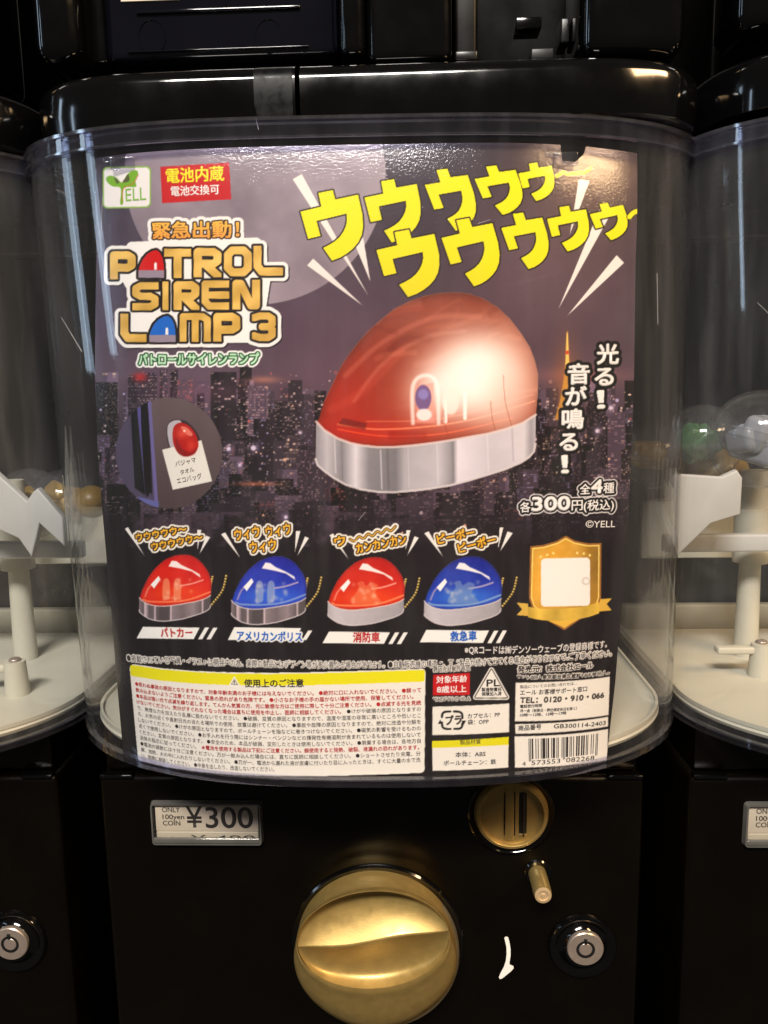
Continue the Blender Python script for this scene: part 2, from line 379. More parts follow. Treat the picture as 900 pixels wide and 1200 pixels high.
    wd = x1-x0; u = lambda f: x0+wd*f; hz = z1-z0; v = lambda f: z0+hz*f
    flat_text('price_lettering', [('ONLY', u(.105), u(.265), v(.745), hz*.165, .01), ('100yen', u(.105), u(.30), v(.585), hz*.155, .012), ('COIN', u(.105), u(.262), v(.44), hz*.155, .012),
        ('¥', u(.315), u(.465), v(.40), hz*.66, .010), ('300', u(.49), u(.915), v(.39), hz*.68, .012)], M['tagink'], th, -.0013)
    flat_text('fold_lettering', [('¥ 400', u(.35), u(.93), v(.085), hz*.20, .0)], M['tagink'], th, -.00168)
    # lock
    lx, lz = L_((684.5, 1114.5), -.004)
    R = .0158
    lk = lathe('lock_collar', lx, lz, [(R, .001), (R, -.0012), (R-.0007, -.0022), (R-.002, -.0022), (R-.0032, -.0012), (.0115, -.0008), (.0098, -.0018), (.0088, -.0034), (0, -.0034)], M['gloss'], t)
    lx2, lz2 = L_((686.5, 1113.5), -.0055)
    lathe('lock_barrel', lx2, lz2, [(.0083, -.003), (.0083, -.0048), (.0079, -.0052), (.0043, -.0052), (.0040, -.0044), (.0031, -.0044), (.0031, -.0050), (.0028, -.0053), (0, -.0053)], M['steel'], lk)
    lathe('keyway_ring', lx2, lz2, [(.0043, -.0046), (.0043, -.00525), (.0031, -.00525), (.0031, -.0046)], M['black'], lk)
    rbox('key_notch', lx2-.0009, lx2+.0006, -.0058, -.0045, lz2+.0030, lz2+.0056, M['black'], lk, .0002)
    # coin entry
    cx, cz = L_((600, 958), -.004)
    co = lathe('coin_entry', cx, cz, [(.0198, .001), (.0198, -.0012), (.0190, -.0020), (.0183, -.0012), (.0172, -.0008), (.0170, -.001)], M['gloss'], t)
    lathe('coin_plate', cx, cz+.0006, [(.0172, .0005), (.0165, -.0030), (.0158, -.0042), (.0146, -.0045), (.0143, -.0042), (.0141, -.0022), (.0060, -.0020), (0, -.0020)], M['gold'], co)
    sx, _ = L_((613, 955), -.002); zt_ = L_((613, 928), -.002)[1]; zb_ = L_((613, 982), -.002)[1]
    rbox('coin_slot', sx-.0019, sx+.0017, -.00215, .0, zb_, zt_, M['black'], co, .0002)
    rbox('slot_wedge', sx-.0018, sx+.0016, -.0023, .0, zb_+.0002, zb_+.0022, M['gold'], co, .0002)
    rbox('slot_guide', sx-.0002, sx+.0006, -.0028, .0, zb_+.001, zt_, M['steelDark'], co, .0001)
    gx, _ = L_((598, 955), -.003)
    rbox('guide_groove', gx-.0028, gx+.0024, -.00212, .0, zb_-.0012, zt_+.006, M['black'], co, .0001)
    rbox('guide_bar', gx-.0022, gx+.0017, -.0029, .0, zb_-.0008, zt_+.006, M['gold'], co, .0004)
    # reject pin
    px_, pz_ = L_((629, 1017), 0)
    pin = lathe('reject_pin', px_, pz_, [(.0038, .0), (.0038, -.011), (0, -.011)], M['brass'], t, 32)
    bpy.data.objects.remove(pin)
    a = at_y((629, 1021), 0); b = at_y((636.5, 1052), -.0165)
    pin = lathe('reject_pin', float(b[0])-XC-.0, float(b[2])+.001, [(.0041, .001), (.0041, -.0150), (.0037, -.0162)], M['brass'], t, 40)
    lathe('pin_tip', float(b[0])-XC, float(b[2])+.001, [(.0037, -.0162), (.0036, -.0166), (.0024, -.0168), (.0022, -.0164), (.0010, -.0164), (.0008, -.0167), (0, -.0167)], M['brasstip'], pin, 40)
    lathe('pin_collar', float(b[0])-XC+.0004, float(b[2])+.0012, [(.0064, .001), (.0064, -.0006), (.0058, -.0012), (.0044, -.0010), (.0042, .0)], M['gloss'], pin, 40)
    # turning dial
    dx, dz = L_((442, 1113), -.003); DR = .0392
    d = lathe('dial_recess', dx, dz+.0008, [(DR+.0016, .001), (DR+.0016, -.0010), (DR+.0009, -.0018), (DR+.0002, -.0012), (DR-.001, -.0005), (0, -.0005)], M['gloss'], t, 96)
    lathe('dial_plate', dx, dz-.0006, [(.0383, -.0004), (.0383, -.0050), (.0376, -.0062), (.033, -.0062), (0, -.0062)], M['goldpale'], d, 96)
    kx, kz = L_((441, 1110), -.0035); cxx, czz = L_((437, 1100), -.0205)
    ang = math.radians(7.2); ca, sa = math.cos(ang), math.sin(ang); H = .0205; a_, b_ = .0338, .0236; rad = .0374
    V = []; Fq = []; na = 256; nt_ = 28
    ridge = lambda u: .0013*math.sin(u*math.pi)
    def put(u_, v_, y): V.append((cxx+u_*ca-v_*sa, y, czz+u_*sa+v_*ca))
    for k in range(na//2+1):                      # the two scooped hollows, columns along the grip
        u = -math.cos(math.pi*k/(na//2)); w2 = max(0, 1-u*u); vm = b_*math.sqrt(w2); rg = ridge(u)*w2
        for j in range(-nt_, nt_+1):
            t_ = abs(j)/nt_; sgn = 1 if j > 0 else -1
            v = rg+sgn*t_*(vm-sgn*rg)
            dep = .0066*w2**.75*(2.6*t_*math.sqrt(max(0, 1-t_)))*(1.0 if j > 0 else .80)
            crest = -.0010*math.exp(-((1-t_)/.06)**2)*min(1, w2*4)
            put(u*a_, v, -H+dep+crest-.0022*w2*(1-t_)**2)
    m_ = 2*nt_+1
    for k in range(na//2):
        for j in range(m_-1): Fq.append((k*m_+j, (k+1)*m_+j, (k+1)*m_+j+1, k*m_+j+1))
    o0 = len(V); fl_ = [(0, 0, -.0010), (.03, .0, -.0011), (.06, .0, -.0007), (.10, 0, -.0001), (.16, .0, .0007), (.30, 0, .0018), (.5, 0, .0038), (.7, 0, .0066), (.84, 0, .0098), (.94, 0, .0136), (1.0, 0, .0175), (1.0, 0, .0200)]
    for q, _, dy in fl_:
        for k in range(na):
            th_ = 2*math.pi*k/na; c_, s_ = math.cos(th_), math.sin(th_)
            eu, ev = a_*c_, b_*s_; ex, ez = cxx+eu*ca-ev*sa, czz+eu*sa+ev*ca
            t2 = th_+ang; c2, s2 = math.cos(t2), math.sin(t2)
            Rk = rad*(1-.05*max(0, math.cos(t2-math.radians(-50)))**8-.03*max(0, math.cos(t2-math.radians(-130)))**8)
            ou, oz = kx+Rk*c2, kz+Rk*.985*s2
            qq = math.sin(q*math.pi/2)**.9 if q > 0 else 0
            V.append((ex*(1-qq)+ou*qq, -H+dy, ez*(1-qq)+oz*qq))
    for i in range(len(fl_)-1):
        for k in range(na):
            j = (k+1) % na; Fq.append((o0+i*na+k, o0+(i+1)*na+k, o0+(i+1)*na+j, o0+i*na+j))
    mesh_np('dial_knob', V, Fq, M['gold'], d, True)
    # direction arrow printed on the panel
    def LP(pts, y=-.0001): return [L_(p, y) for p in pts]
    ar = [(591, 1099), (593, 1097.5), (595.5, 1098.5), (597, 1104), (598.3, 1112), (598.3, 1120), (597, 1128), (597.3, 1130.5), (601.5, 1132.2), (602, 1134.5), (599, 1138), (593.5, 1142.5), (588.5, 1146.5), (585.6, 1147.3), (584.6, 1145), (587, 1139.5), (590.5, 1133), (592.8, 1126), (593.7, 1118), (593.5, 1110), (592, 1103)]
    prism_xz('arrow_mark', LP(ar), -.00015, .0003, M['paintwhite'], t, 0, smooth=False)
    return t
M['tagframe'] = mat('clear_bevelled_frame', (.20, .19, .17), .16, .5, .5, .5, (60, .3, .05))
M['steelDark'] = mat('dark_slot_metal', (.10, .07, .05), .3, .8)
mac = make_machine()
tag(mac, 'black capsule machine in the middle with gold dial and siren lamp poster', 'capsule machine', 'capsule machines side by side')
_own = [c for c in mac.children if c.name.startswith('rotor_blade')]
for dx_, lab in ((-P, 'black capsule machine at the left edge, partly in view with ivory tray'), (P, 'black capsule machine at the right edge with cut-off price tag')):
    c = copy_tree(mac); c.location.x = XC+dx_; c['label'] = lab
for c in _own: c.scale.x = .905
# ------------------------------------------------------------------ machines of the row above
def skirt_y(x, inset=0.):
    r = min(abs((x-XB)/(.1365-inset)), 1.)
    return .02-(.0475-inset)*max(0., 1-r**8.0)**.5
def skirt_line(inset, n=120):
    w_ = .1365-inset; out = [(XB-w_, .2)]
    for k in range(n+1):
        a = math.pi*k/n; c = math.cos(a); x = -math.copysign(abs(c)**(1/4.), c)*w_
        out.append((XB+x, .02-(.0475-inset)*math.sin(a)))
    return out+[(XB+w_, .2)]
def make_upper():
    t = thing('capsule_machine', (XC, 0, .10), 'x', 'capsule machine')
    O = lambda px, y: ((lambda p: (float(p[0])-XC, float(p[2])-.10))(at_y(px, y)))
    # base skirt following the bin below, rounded top shoulder
    def sk(xa, xb):
        bm = bmesh.new(); rows = []
        for inset, z in ((.0030, .0012), (.0014, .0022), (.0010, .0080), (.0010, .0170), (.0016, .0195), (.0034, .0215), (.0062, .0228), (.0150, .0236)):
            rows.append([bm.verts.new((min(max(x, xa), xb), y, z)) for x, y in skirt_line(inset)])
        for a, b in zip(rows, rows[1:]):
            for k in range(len(a)-1): bm.faces.new((a[k], a[k+1], b[k+1], b[k]))
        bm.faces.new(rows[0]); bm.faces.new(rows[-1][::-1])
        bmesh.ops.remove_doubles(bm, verts=bm.verts, dist=1e-6)
        bmesh.ops.dissolve_degenerate(bm, edges=bm.edges, dist=1e-6)
        return bm
    xs = O((347, 110), -.03)[0]
    from_bm('base_skirt', sk(-.2, xs-.0009), M['gloss'], t, True)
    from_bm('base_skirt', sk(xs+.0009, .2), M['gloss'], t, True)
    # sticker hugging the shoulder
    a0 = O((293, 108), -.034)[0]; a1 = xs-.0018
    V = []; Fq = []
    prof = [(.0010, .0035), (.0010, .0080), (.0010, .0170), (.0016, .0195), (.0034, .0215), (.0055, .0225)]
    n = 14
    for j, (ins, z) in enumerate(prof):
        for k in range(n+1):
            f = k/n; x = a0+(a1-a0)*f
            rnd = 0
            if k == 0 and j in (0, len(prof)-1): x += .002
            yy = skirt_y(x, ins)-.00025
            V.append((x, yy, z))
    for j in range(len(prof)-1):
        for k in range(n): Fq.append((j*(n+1)+k, j*(n+1)+k+1, (j+1)*(n+1)+k+1, (j+1)*(n+1)+k))
    mesh_np('sticker', V, Fq, M['sticker'], t, True)
    rbox('rear_face', X_L+.01, X_R-.01, .04, .2, .02, .20, M['dark'], t, .002)
    # left pillar
    def pill(px0, px1, pyb, y, name='pillar', m_='gloss', dep=.03, bev=.006, top=.12):
        x0, zb = O((px0, pyb), y); x1, _ = O((px1, pyb), y)
        return rbox(name, x0, x1, y, y+dep, zb, top, M[m_], t, bev, 5)
    pill(36, 92, 72, -.012, bev=.007)
    pill(92, 128, 76, .004, bev=.003)
    # smoked flap
    y = .0
    x0, zb = O((124, 74), y); x1, _ = O((398, 74), y)
    fl = rbox('smoked_flap', x0, x1, y, y+.012, zb, .12, M['smoke'], t, .004, 4)
    for cx_, cy_ in ((178, 43), (315, 42)):
        xx, zz = O((cx_, cy_), y-.0005)
        bm = bmesh.new(); n = 48; r1, r2 = .0056, .0053
        ring = [[bm.verts.new((xx+r*math.cos(2*math.pi*k/n), yy, zz+r*1.15*math.sin(2*math.pi*k/n))) for k in range(n)] for r, yy in ((r1, y+.0001), (r1-.00008, y-.0004), (r2+.00008, y-.0004), (r2, y+.0001))]
        for a, b in zip(ring, ring[1:]):
            for k in range(n): bm.faces.new((a[k], a[(k+1) % n], b[(k+1) % n], b[k]))
        from_bm('embossed_ring', bm, M['smoke'], fl, True)
    xa, za = O((150, 62), y); xb, _ = O((362, 62), y)
    rbox('flap_ridge', xa, xb, y-.0009, y+.001, za-.0003, za+.0003, M['smoke'], fl, .0002)
    xa, za = O((160, 16), y); xb, _ = O((352, 16), y)
    rbox('flap_ridge', xa, xb, y-.0012, y+.001, za-.0006, za+.0006, M['smoke'], fl, .0003)
    xa, za = O((142, 1), y); xb, _ = O((210, 1), y)
    rbox('flap_label', xa, xb, y-.0006, y+.001, za-.0006, za+.0016, M['tagcard'], fl, .0002)
    pill(398, 428, 66, -.008, bev=.004)
    pill(430, 530, 74, -.006, bev=.004)
    pill(532, 560, 72, .010, 'inner_post', 'dark', .02, .002)
    x0, z0 = O((604, 24), .012); x1, _ = O((634, 24), .012)
    rbox('latch', x0, x1, .010, .02, z0-.004, z0+.0004, M['gloss'], t, .0005)
    for px_ in ((533, 560, 71, 58), (622, 650, 70, 55), (657, 668, 50, 20)):
        x0, z0 = O((px_[0], px_[2]), .008); x1, z1 = O((px_[1], px_[3]), .008)
        rbox('coin_chute_block', x0, x1, .008, .02, z0, z1, M['backwall'], t, .0008)
    pill(682, 806, 66, -.014, 'delivery_block', 'gloss', .04, .007)
    return t
up = make_upper()
tag(up, 'upper black machine stacked directly above the middle one, glossy base and smoked flap', 'capsule machine', 'capsule machines of the upper row')
for dx_, lab in ((-P, 'sliver of a black capsule machine in the upper left corner'), (P, 'corner of a black capsule machine at the top right edge')):
    c = copy_tree(up); c.location.x = XC+dx_; c['label'] = lab
    if dx_ > 0: c.location.z += .003
# ------------------------------------------------------------------ capsules inside the bins
def capsule(px, y, r, shell, inner, label, rot=0):
    p = at_y(px, y)
    t = thing('capsule', tuple(float(v) for v in p), label, 'toy capsule', 'toy capsules in the bins')
    bm = bmesh.new(); bmesh.ops.create_uvsphere(bm, u_segments=40, v_segments=20, radius=r)
    o = from_bm('shell', bm, M[shell], t, True)
    bm = bmesh.new(); bmesh.ops.create_cone(bm, segments=40, radius1=r*1.03, radius2=r*1.03, depth=r*.16, cap_ends=True, matrix=Matrix.Rotation(rot, 4, 'Y'))
    from_bm('seam_band', bm, M[shell], t, True)
    bm = bmesh.new()
    for k in range(4):
        mt = Matrix.Rotation(random.uniform(0, 3), 4, (random.random(), random.random(), random.random()))
        n0 = len(bm.verts); box(bm, -r*.46, r*.46, -r*.26, r*.26, -r*.36, r*.36, r*.14, 3); bm.verts.ensure_lookup_table()
        bmesh.ops.transform(bm, matrix=mt @ Matrix.Translation((random.uniform(-.2, .2)*r, 0, random.uniform(-.2, .2)*r)), verts=bm.verts[n0:])
    from_bm('toy', bm, M[inner], t, True)
    return t
capsule((36, 590), .095, .020, 'capclear', 'amber', 'left one of the two amber capsules in the left machine')
capsule((78, 588), .100, .019, 'capclear', 'amber', 'right one of the two amber capsules in the left machine')
capsule((108, 588), .060, .0085, 'amber', 'amber', 'amber capsule peeking out left of the poster in the middle machine')
capsule((765, 535), .075, .017, 'capclear', 'amber', 'clear capsule holding something amber behind the right edge of the poster')
capsule((822, 520), .070, .020, 'capclear', 'green', 'dark green capsule beside the clear one in the right machine')
capsule((835, 560), .095, .019, 'amber', 'amber', 'amber capsule low behind the green one in the right machine')
capsule((890, 515), .045, .0235, 'capclear', 'greyfig', 'clear capsule with a grey toy at the right picture edge', .3)
#@@POSTER
INKK = .95
# ------------------------------------------------------------------ the poster card inside the middle bin
PIN = .0032
def card_y(x, z, lift=0.):
    x = np.asarray(x, float); z = np.asarray(z, float)      # upper right corner curls back a little
    q = np.clip(.55*np.clip((x-.035)/.045, 0, 1.3)+.85*np.clip((z-.058)/.030, 0, 1.2)-.55, 0, 2)
    return front_y(x-XC-XB, z, PIN)+.0036*q*q-lift
def to_card(px):
    px = np.atleast_2d(np.asarray(px, float)); d = ray(px); lo = np.full(len(px), .15); hi = np.full(len(px), .45)
    for _ in range(34):
        m = (lo+hi)/2; p = EYE+d*m[:, None]; f = p[:, 1]-card_y(p[:, 0], p[:, 2])
        hi = np.where(f > 0, m, hi); lo = np.where(f > 0, lo, m)
    p = EYE+d*lo[:, None]; return p[:, [0, 2]]
def card_px(xz): return project(np.stack([xz[:, 0], card_y(xz[:, 0], xz[:, 1]), xz[:, 1]], 1))
S = 2.0; CX0, CY0, CX1, CY1 = 84, 160, 762, 932
CW, CH = int((CX1-CX0)*S), int((CY1-CY0)*S)
IMG = np.zeros((CH, CW, 3), np.float32); LAB = np.zeros((CH, CW), np.int16)
LN = ['sheet']
def lab_id(n):
    if n is None: return None
    if n not in LN: LN.append(n)
    return LN.index(n)
class Box:
    def __init__(s, x0, y0, x1, y1):
        s.i0 = max(0, int((y0-CY0)*S)); s.i1 = min(CH, int((y1-CY0)*S)+1); s.j0 = max(0, int((x0-CX0)*S)); s.j1 = min(CW, int((x1-CX0)*S)+1)
        s.X, s.Y = np.meshgrid((np.arange(s.j0, s.j1)+.5)/S+CX0, (np.arange(s.i0, s.i1)+.5)/S+CY0)
        s.sl = (slice(s.i0, s.i1), slice(s.j0, s.j1))
FULL = Box(CX0, CY0, CX1, CY1)
def blend(b, a, col, lab=None, thr=.5):
    col = np.asarray(col, np.float32)
    a = np.clip(a, 0, 1).astype(np.float32)
    IMG[b.sl] = IMG[b.sl]*(1-a[..., None])+col*a[..., None]
    if lab is not None: LAB[b.sl] = np.where(a > thr, lab_id(lab), LAB[b.sl])
def seg_d(X, Y, a, b):
    ax, ay = a; bx, by = b; dx, dy = bx-ax, by-ay; q = dx*dx+dy*dy+1e-9
    t = np.clip(((X-ax)*dx+(Y-ay)*dy)/q, 0, 1); return np.hypot(X-ax-t*dx, Y-ay-t*dy)
def sd_poly(b, pts):
    d = np.full(b.X.shape, 1e9); ins = np.zeros(b.X.shape, bool); n = len(pts)
    for k in range(n):
        p, q = pts[k], pts[(k+1) % n]; d = np.minimum(d, seg_d(b.X, b.Y, p, q))
        if p[1] != q[1]:
            c = (p[1] > b.Y) != (q[1] > b.Y); ins ^= c & (b.X < (q[0]-p[0])*(b.Y-p[1])/(q[1]-p[1])+p[0])
    return np.where(ins, -d, d)
def bb(pts, pad=4):
    p = np.asarray(pts, float); return Box(p[:, 0].min()-pad, p[:, 1].min()-pad, p[:, 0].max()+pad, p[:, 1].max()+pad)
def aa(sd, soft=0): return np.clip(.5-sd*S/(1+soft*S), 0, 1)
def smooth(pts, n=8, closed=True):
    P_ = [np.array(p, float) for p in pts]; m = len(P_); out = []
    for i in range(m if closed else m-1):
        g = lambda k: P_[k % m] if closed else P_[min(max(k, 0), m-1)]
        p0, p1, p2, p3 = g(i-1), g(i), g(i+1), g(i+2)
        for k in range(n):
            t = k/n; out.append(tuple(.5*((2*p1)+(-p0+p2)*t+(2*p0-5*p1+4*p2-p3)*t*t+(-p0+3*p1-3*p2+p3)*t**3)))
    if not closed: out.append(tuple(P_[-1]))
    return out
def poly(pts, col, lab=None, soft=0, alpha=1, grow=0):
    b = bb(pts, 4+grow+3*soft); blend(b, aa(sd_poly(b, pts)-grow, soft)*alpha, col, lab)
def line_(pts, r, col, lab=None, alpha=1, soft=0):
    b = bb(pts, r+4+3*soft); d = np.full(b.X.shape, 1e9)
    for p, q in zip(pts, pts[1:]): d = np.minimum(d, seg_d(b.X, b.Y, p, q))
    blend(b, aa(d-r, soft)*alpha, col, lab)
def disc(cx, cy, r, col, lab=None, alpha=1, soft=0, ry=None):
    ry = ry or r; b = Box(cx-r-4-3*soft, cy-ry-4-3*soft, cx+r+4+3*soft, cy+ry+4+3*soft)
    q = np.hypot((b.X-cx)/r, (b.Y-cy)/ry); blend(b, aa((q-1)*min(r, ry), soft)*alpha, col, lab)
def glow(cx, cy, rx, ry, col, alpha, p=2.0, clip=None):
    b = Box(cx-rx*2.6, cy-ry*2.6, cx+rx*2.6, cy+ry*2.6)
    a = np.exp(-(((b.X-cx)/rx)**2+((b.Y-cy)/ry)**2)**(p/2))*alpha
    if clip is not None: a = a*clip[b.sl]
    blend(b, a, col)
def edt(mask, R):       # distance outside a soft mask, up to R canvas pixels
    h, w_ = mask.shape; m = mask > .5; idx = np.arange(w_)[None, :]
    l = np.maximum.accumulate(np.where(m, idx, -10**6), 1); r = np.minimum.accumulate(np.where(m, idx, 10**6)[:, ::-1], 1)[:, ::-1]
    g = np.minimum(idx-l, r-idx).astype(np.float32); g = np.minimum(g, 10**4)**2; best = g.copy(); R = int(math.ceil(R))+1
    for dy in range(1, R+1):
        best[dy:] = np.minimum(best[dy:], g[:-dy]+dy*dy); best[:-dy] = np.minimum(best[:-dy], g[dy:]+dy*dy)
    d = np.sqrt(best); return np.where(m, -(mask-.5), np.maximum(d-.5, 0)+(0))
def outline_mask(mask, r): return np.clip(.5+r*S-edt(mask, r*S+1), 0, 1)
def noise(h, w_, cells, seed, octv=4):
    g = np.random.default_rng(seed); out = np.zeros((h, w_), np.float32); amp = 1; tot = 0
    for o in range(octv):
        ny = max(2, int(cells*2**o*h/max(h, w_))+2); nx = max(2, int(cells*2**o*w_/max(h, w_))+2); a = g.random((ny, nx))
        y = np.linspace(0, ny-1.001, h); x = np.linspace(0, nx-1.001, w_); yi = y.astype(int); xi = x.astype(int)
        fy = (y-yi); fx = (x-xi); fy = (fy*fy*(3-2*fy))[:, None]; fx = (fx*fx*(3-2*fx))[None, :]
        v = a[yi][:, xi]*(1-fy)*(1-fx)+a[yi+1][:, xi]*fy*(1-fx)+a[yi][:, xi+1]*(1-fy)*fx+a[yi+1][:, xi+1]*fy*fx
        out += v*amp; tot += amp; amp *= .55
    return out/tot
# ---- lettering placed along a line on the card; painted outlines plus raised-ink fills
INKC = {'ink': (44, 36, 34), 'grey': (70, 64, 62), 'red': (186, 30, 32), 'blue': (26, 92, 190), 'white': (240, 236, 232), 'paper': (226, 220, 214), 'yellow': (240, 230, 20), 'leafgreen': (130, 180, 80)}
FILL = {}   # (part, ink name) -> list of (xz verts, tris)
def lettering(body, p0, p1, h, part, inkname=None, bold=0., outlines=(), fillcol=None, slant=0., vert=False, grow=0, oncard=False):
    V, T = glyphs(body, 0., 4 if h > 8 else 2); V = V.copy()
    a, c = (np.array(p0), np.array(p1)) if oncard else to_card([p0, p1]); mn, mx = V[:, 0].min(), V[:, 0].max()
    mid = tuple(card_px(((a+c)/2)[None])[0])
    q = to_card([mid, (mid[0], mid[1]-h)]); hz = float(q[1][1]-q[0][1])
    f = ((V[:, 0]+slant*V[:, 1]-mn)/(mx-mn))
    D = c-a; nrm = np.array([-D[1], D[0]])/max(1e-9, np.hypot(*D)); nrm = nrm if not vert else nrm
    XZ = a+np.outer(f, D)+np.outer(V[:, 1]*hz, nrm)
    if inkname and bold*h > .3 and h > 8.5:
        fillcol = INKC[inkname]; grow = max(grow, bold*h*.9); bold = 0
    if outlines or fillcol is not None or grow:
        px = card_px(XZ); pad = 6+max([o[0] for o in outlines], default=0)+grow; b = bb(px, pad)
        SS = 2; h_, w_ = b.X.shape; m = np.zeros((h_*SS, w_*SS), bool)
        Q = (px-np.array([b.j0/S+CX0, b.i0/S+CY0]))*S*SS
        for t in T:
            A, B, C_ = Q[t]; x0, y0 = np.floor(np.minimum(np.minimum(A, B), C_)).astype(int); x1, y1 = np.ceil(np.maximum(np.maximum(A, B), C_)).astype(int)
            x0 = max(x0, 0); y0 = max(y0, 0); x1 = min(x1, w_*SS-1); y1 = min(y1, h_*SS-1)
            if x1 < x0 or y1 < y0: continue
            X, Y = np.meshgrid(np.arange(x0, x1+1)+.5, np.arange(y0, y1+1)+.5)
            e = lambda p, q: (q[0]-p[0])*(Y-p[1])-(q[1]-p[1])*(X-p[0])
            e1, e2, e3 = e(A, B), e(B, C_), e(C_, A)
            m[y0:y1+1, x0:x1+1] |= ((e1 >= 0) & (e2 >= 0) & (e3 >= 0)) | ((e1 <= 0) & (e2 <= 0) & (e3 <= 0))
        mask = m.reshape(h_, SS, w_, SS).mean((1, 3))
        if grow: mask = outline_mask(mask, grow)
        for r, col in outlines: blend(b, outline_mask(mask, r), col, part)
        if fillcol is not None: blend(b, mask, fillcol(b) if callable(fillcol) else fillcol, part)
    if inkname:
        e = nrm*hz*bold; e2 = np.array([e[1], -e[0]])
        for sh in ((0*e,) if bold < .004 else (0*e, e2, -e2, e*.8, -e*.8)): FILL.setdefault((part, inkname), []).append((XZ+sh, T))
def band(b, y0, y1, c0, c1):
    t = np.clip((b.Y-y0)/(y1-y0), 0, 1)[..., None]; return np.asarray(c0)*(1-t)+np.asarray(c1)*t

# ======== background art
X, Y = FULL.X, FULL.Y
n1 = noise(CH, CW, 5, 1, 5); n2 = noise(CH, CW, 40, 2, 4)
stops = [(160, (66, 60, 70)), (300, (84, 74, 88)), (400, (94, 80, 94)), (440, (106, 88, 102)), (520, (72, 60, 72)), (600, (50, 42, 50)), (640, (40, 34, 38)), (932, (38, 32, 34))]
for k in range(3):
    IMG[..., k] = np.interp(Y[:, 0], [s[0] for s in stops], [s[1][k] for s in stops])[:, None]
vis = np.clip((430-Y)/100, 0, 1)
IMG += ((n1-.5)*46*np.clip((560-Y)/160, 0, 1)+(n2-.5)*8)[..., None]*np.array([1, .95, 1.05])
glow(640, 300, 160, 120, (134, 104, 104), .45); glow(700, 200, 90, 60, (140, 108, 92), .5); glow(360, 380, 120, 60, (112, 84, 104), .4)
glow(500, 300, 70, 200, (52, 46, 62), .35)
# moon
b = Box(140, 160, 460, 364); d = np.hypot(b.X-299, b.Y-204)-153
mn_ = noise(b.X.shape[0], b.X.shape[1], 6, 5, 5)[..., None]
blend(b, aa(d, .6), np.array([154, 143, 152])+(mn_-.5)*54+np.clip((b.X-180)/300, 0, 1)[..., None]*14)
glow(300, 204, 175, 175, (120, 106, 122), .16, 6)
# city
b = Box(CX0, 418, CX1, 660); h_, w_ = b.X.shape
g = np.random.default_rng(4); city = IMG[b.sl].copy(); bh = 0
items = []
for k in range(420):
    base = g.random()**.8; top = 440+base*165+g.normal()*9-(12 if g.random() < .15 else 0); wdt = g.uniform(7, 16)*(1+base*1.2); x = g.uniform(CX0-10, CX1); items.append((base, x, top, wdt))
for (x, top, wdt) in ((112, 448, 26), (150, 440, 34), (247, 436, 30), (290, 452, 24), (322, 470, 30), (352, 462, 16), (208, 445, 18), (640, 455, 14), (690, 470, 20)): items.append((.35, x, top, wdt))
items.sort()
for base, x, top, wdt in items:
    j0 = int((x-CX0)*S); j1 = int((x+wdt-CX0)*S); i0 = int((top-418)*S); i1 = min(h_, i0+int((60+base*90)*S))
    j0c, j1c, i0c = max(0, j0), min(w_, j1), max(0, i0)
    if j1c-j0c < 3 or i1-i0c < 3: continue
    warm = g.random(); tone = g.choice([.5, .8, 1.1, 1.5, 1.9], p=[.22, .28, .25, .17, .08])
    wall = np.array([72, 62, 74])*tone*(1-.38*base)
    H, W_ = i1-i0c, j1c-j0c; px_ = g.choice([3, 4, 5, 6, 8]); py_ = g.choice([4, 5, 6, 7])
    ny, nx = H//py_+1, W_//px_+1
    lit = (g.random((ny, nx)) < g.uniform(.15, .75))*g.random((ny, nx))**1.1
    if g.random() < .35: lit *= (g.random((ny, 1)) < .7)*1.0
    lc = np.array([[190, 160, 165], [215, 190, 170], [165, 155, 195], [230, 205, 200], [205, 120, 110]][g.choice(5, p=[.38, .22, .18, .16, .06])])
    pat = np.kron(lit, np.pad(np.ones((py_-2, px_-1)), ((1, 1), (0, 1))))[:H, :W_]
    blk = wall+(lc-wall)*pat[..., None]*(1.1-.42*base)
    blk += (g.random((H, W_, 1))-.5)*9
    side = int(W_*.3) if g.random() < .5 else 0
    if side: blk[:, :side] *= .78
    city[i0c:i1, j0c:j1c] = blk
# slight print blur, then fade into black below
k_ = city.copy()
for _ in range(1): k_ = (k_+np.roll(k_, 1, 0)+np.roll(k_, 1, 1)+np.roll(k_, -1, 0)+np.roll(k_, -1, 1))/5
city = k_
edge = np.clip((b.Y-420)/6, 0, 1)*np.clip((640-b.Y)/60, 0, 1)
IMG[b.sl] = IMG[b.sl]*(1-edge[..., None])+city*edge[..., None]
for k in range(420):
    x, y = g.uniform(CX0, CX1), g.normal(500, 45)
    if 435 < y < 625: disc(x, y, g.choice([.7, 1, 1.4, 2.1], p=[.4, .3, .2, .1]), [(240, 225, 225), (235, 190, 160), (205, 195, 235), (230, 110, 100)][g.choice(4, p=[.5, .25, .17, .08])], alpha=g.uniform(.35, .9), soft=.4)
for x, y, r in ((297, 525, 3), (268, 526, 2.4), (281, 545, 1.6), (352, 507, 1.6), (700, 505, 2.4), (716, 478, 2.4), (335, 606, 2)): disc(x, y, r, (250, 240, 250), soft=1.5, alpha=.9); glow(x, y, r*2.6, r*2.6, (200, 180, 220), .35)
glow(164, 442, 8, 5, (210, 60, 60), .8); glow(680, 440, 50, 10, (200, 130, 120), .4); glow(310, 445, 18, 4, (220, 150, 120), .55); glow(300, 567, 26, 2.4, (214, 130, 90), .6); glow(240, 460, 60, 12, (150, 100, 120), .3)
b = Box(150, 600, 500, 640); blend(b, np.clip((noise(*b.X.shape, 18, 9, 4)-.5)*2.2, 0, .5), (105, 88, 102))
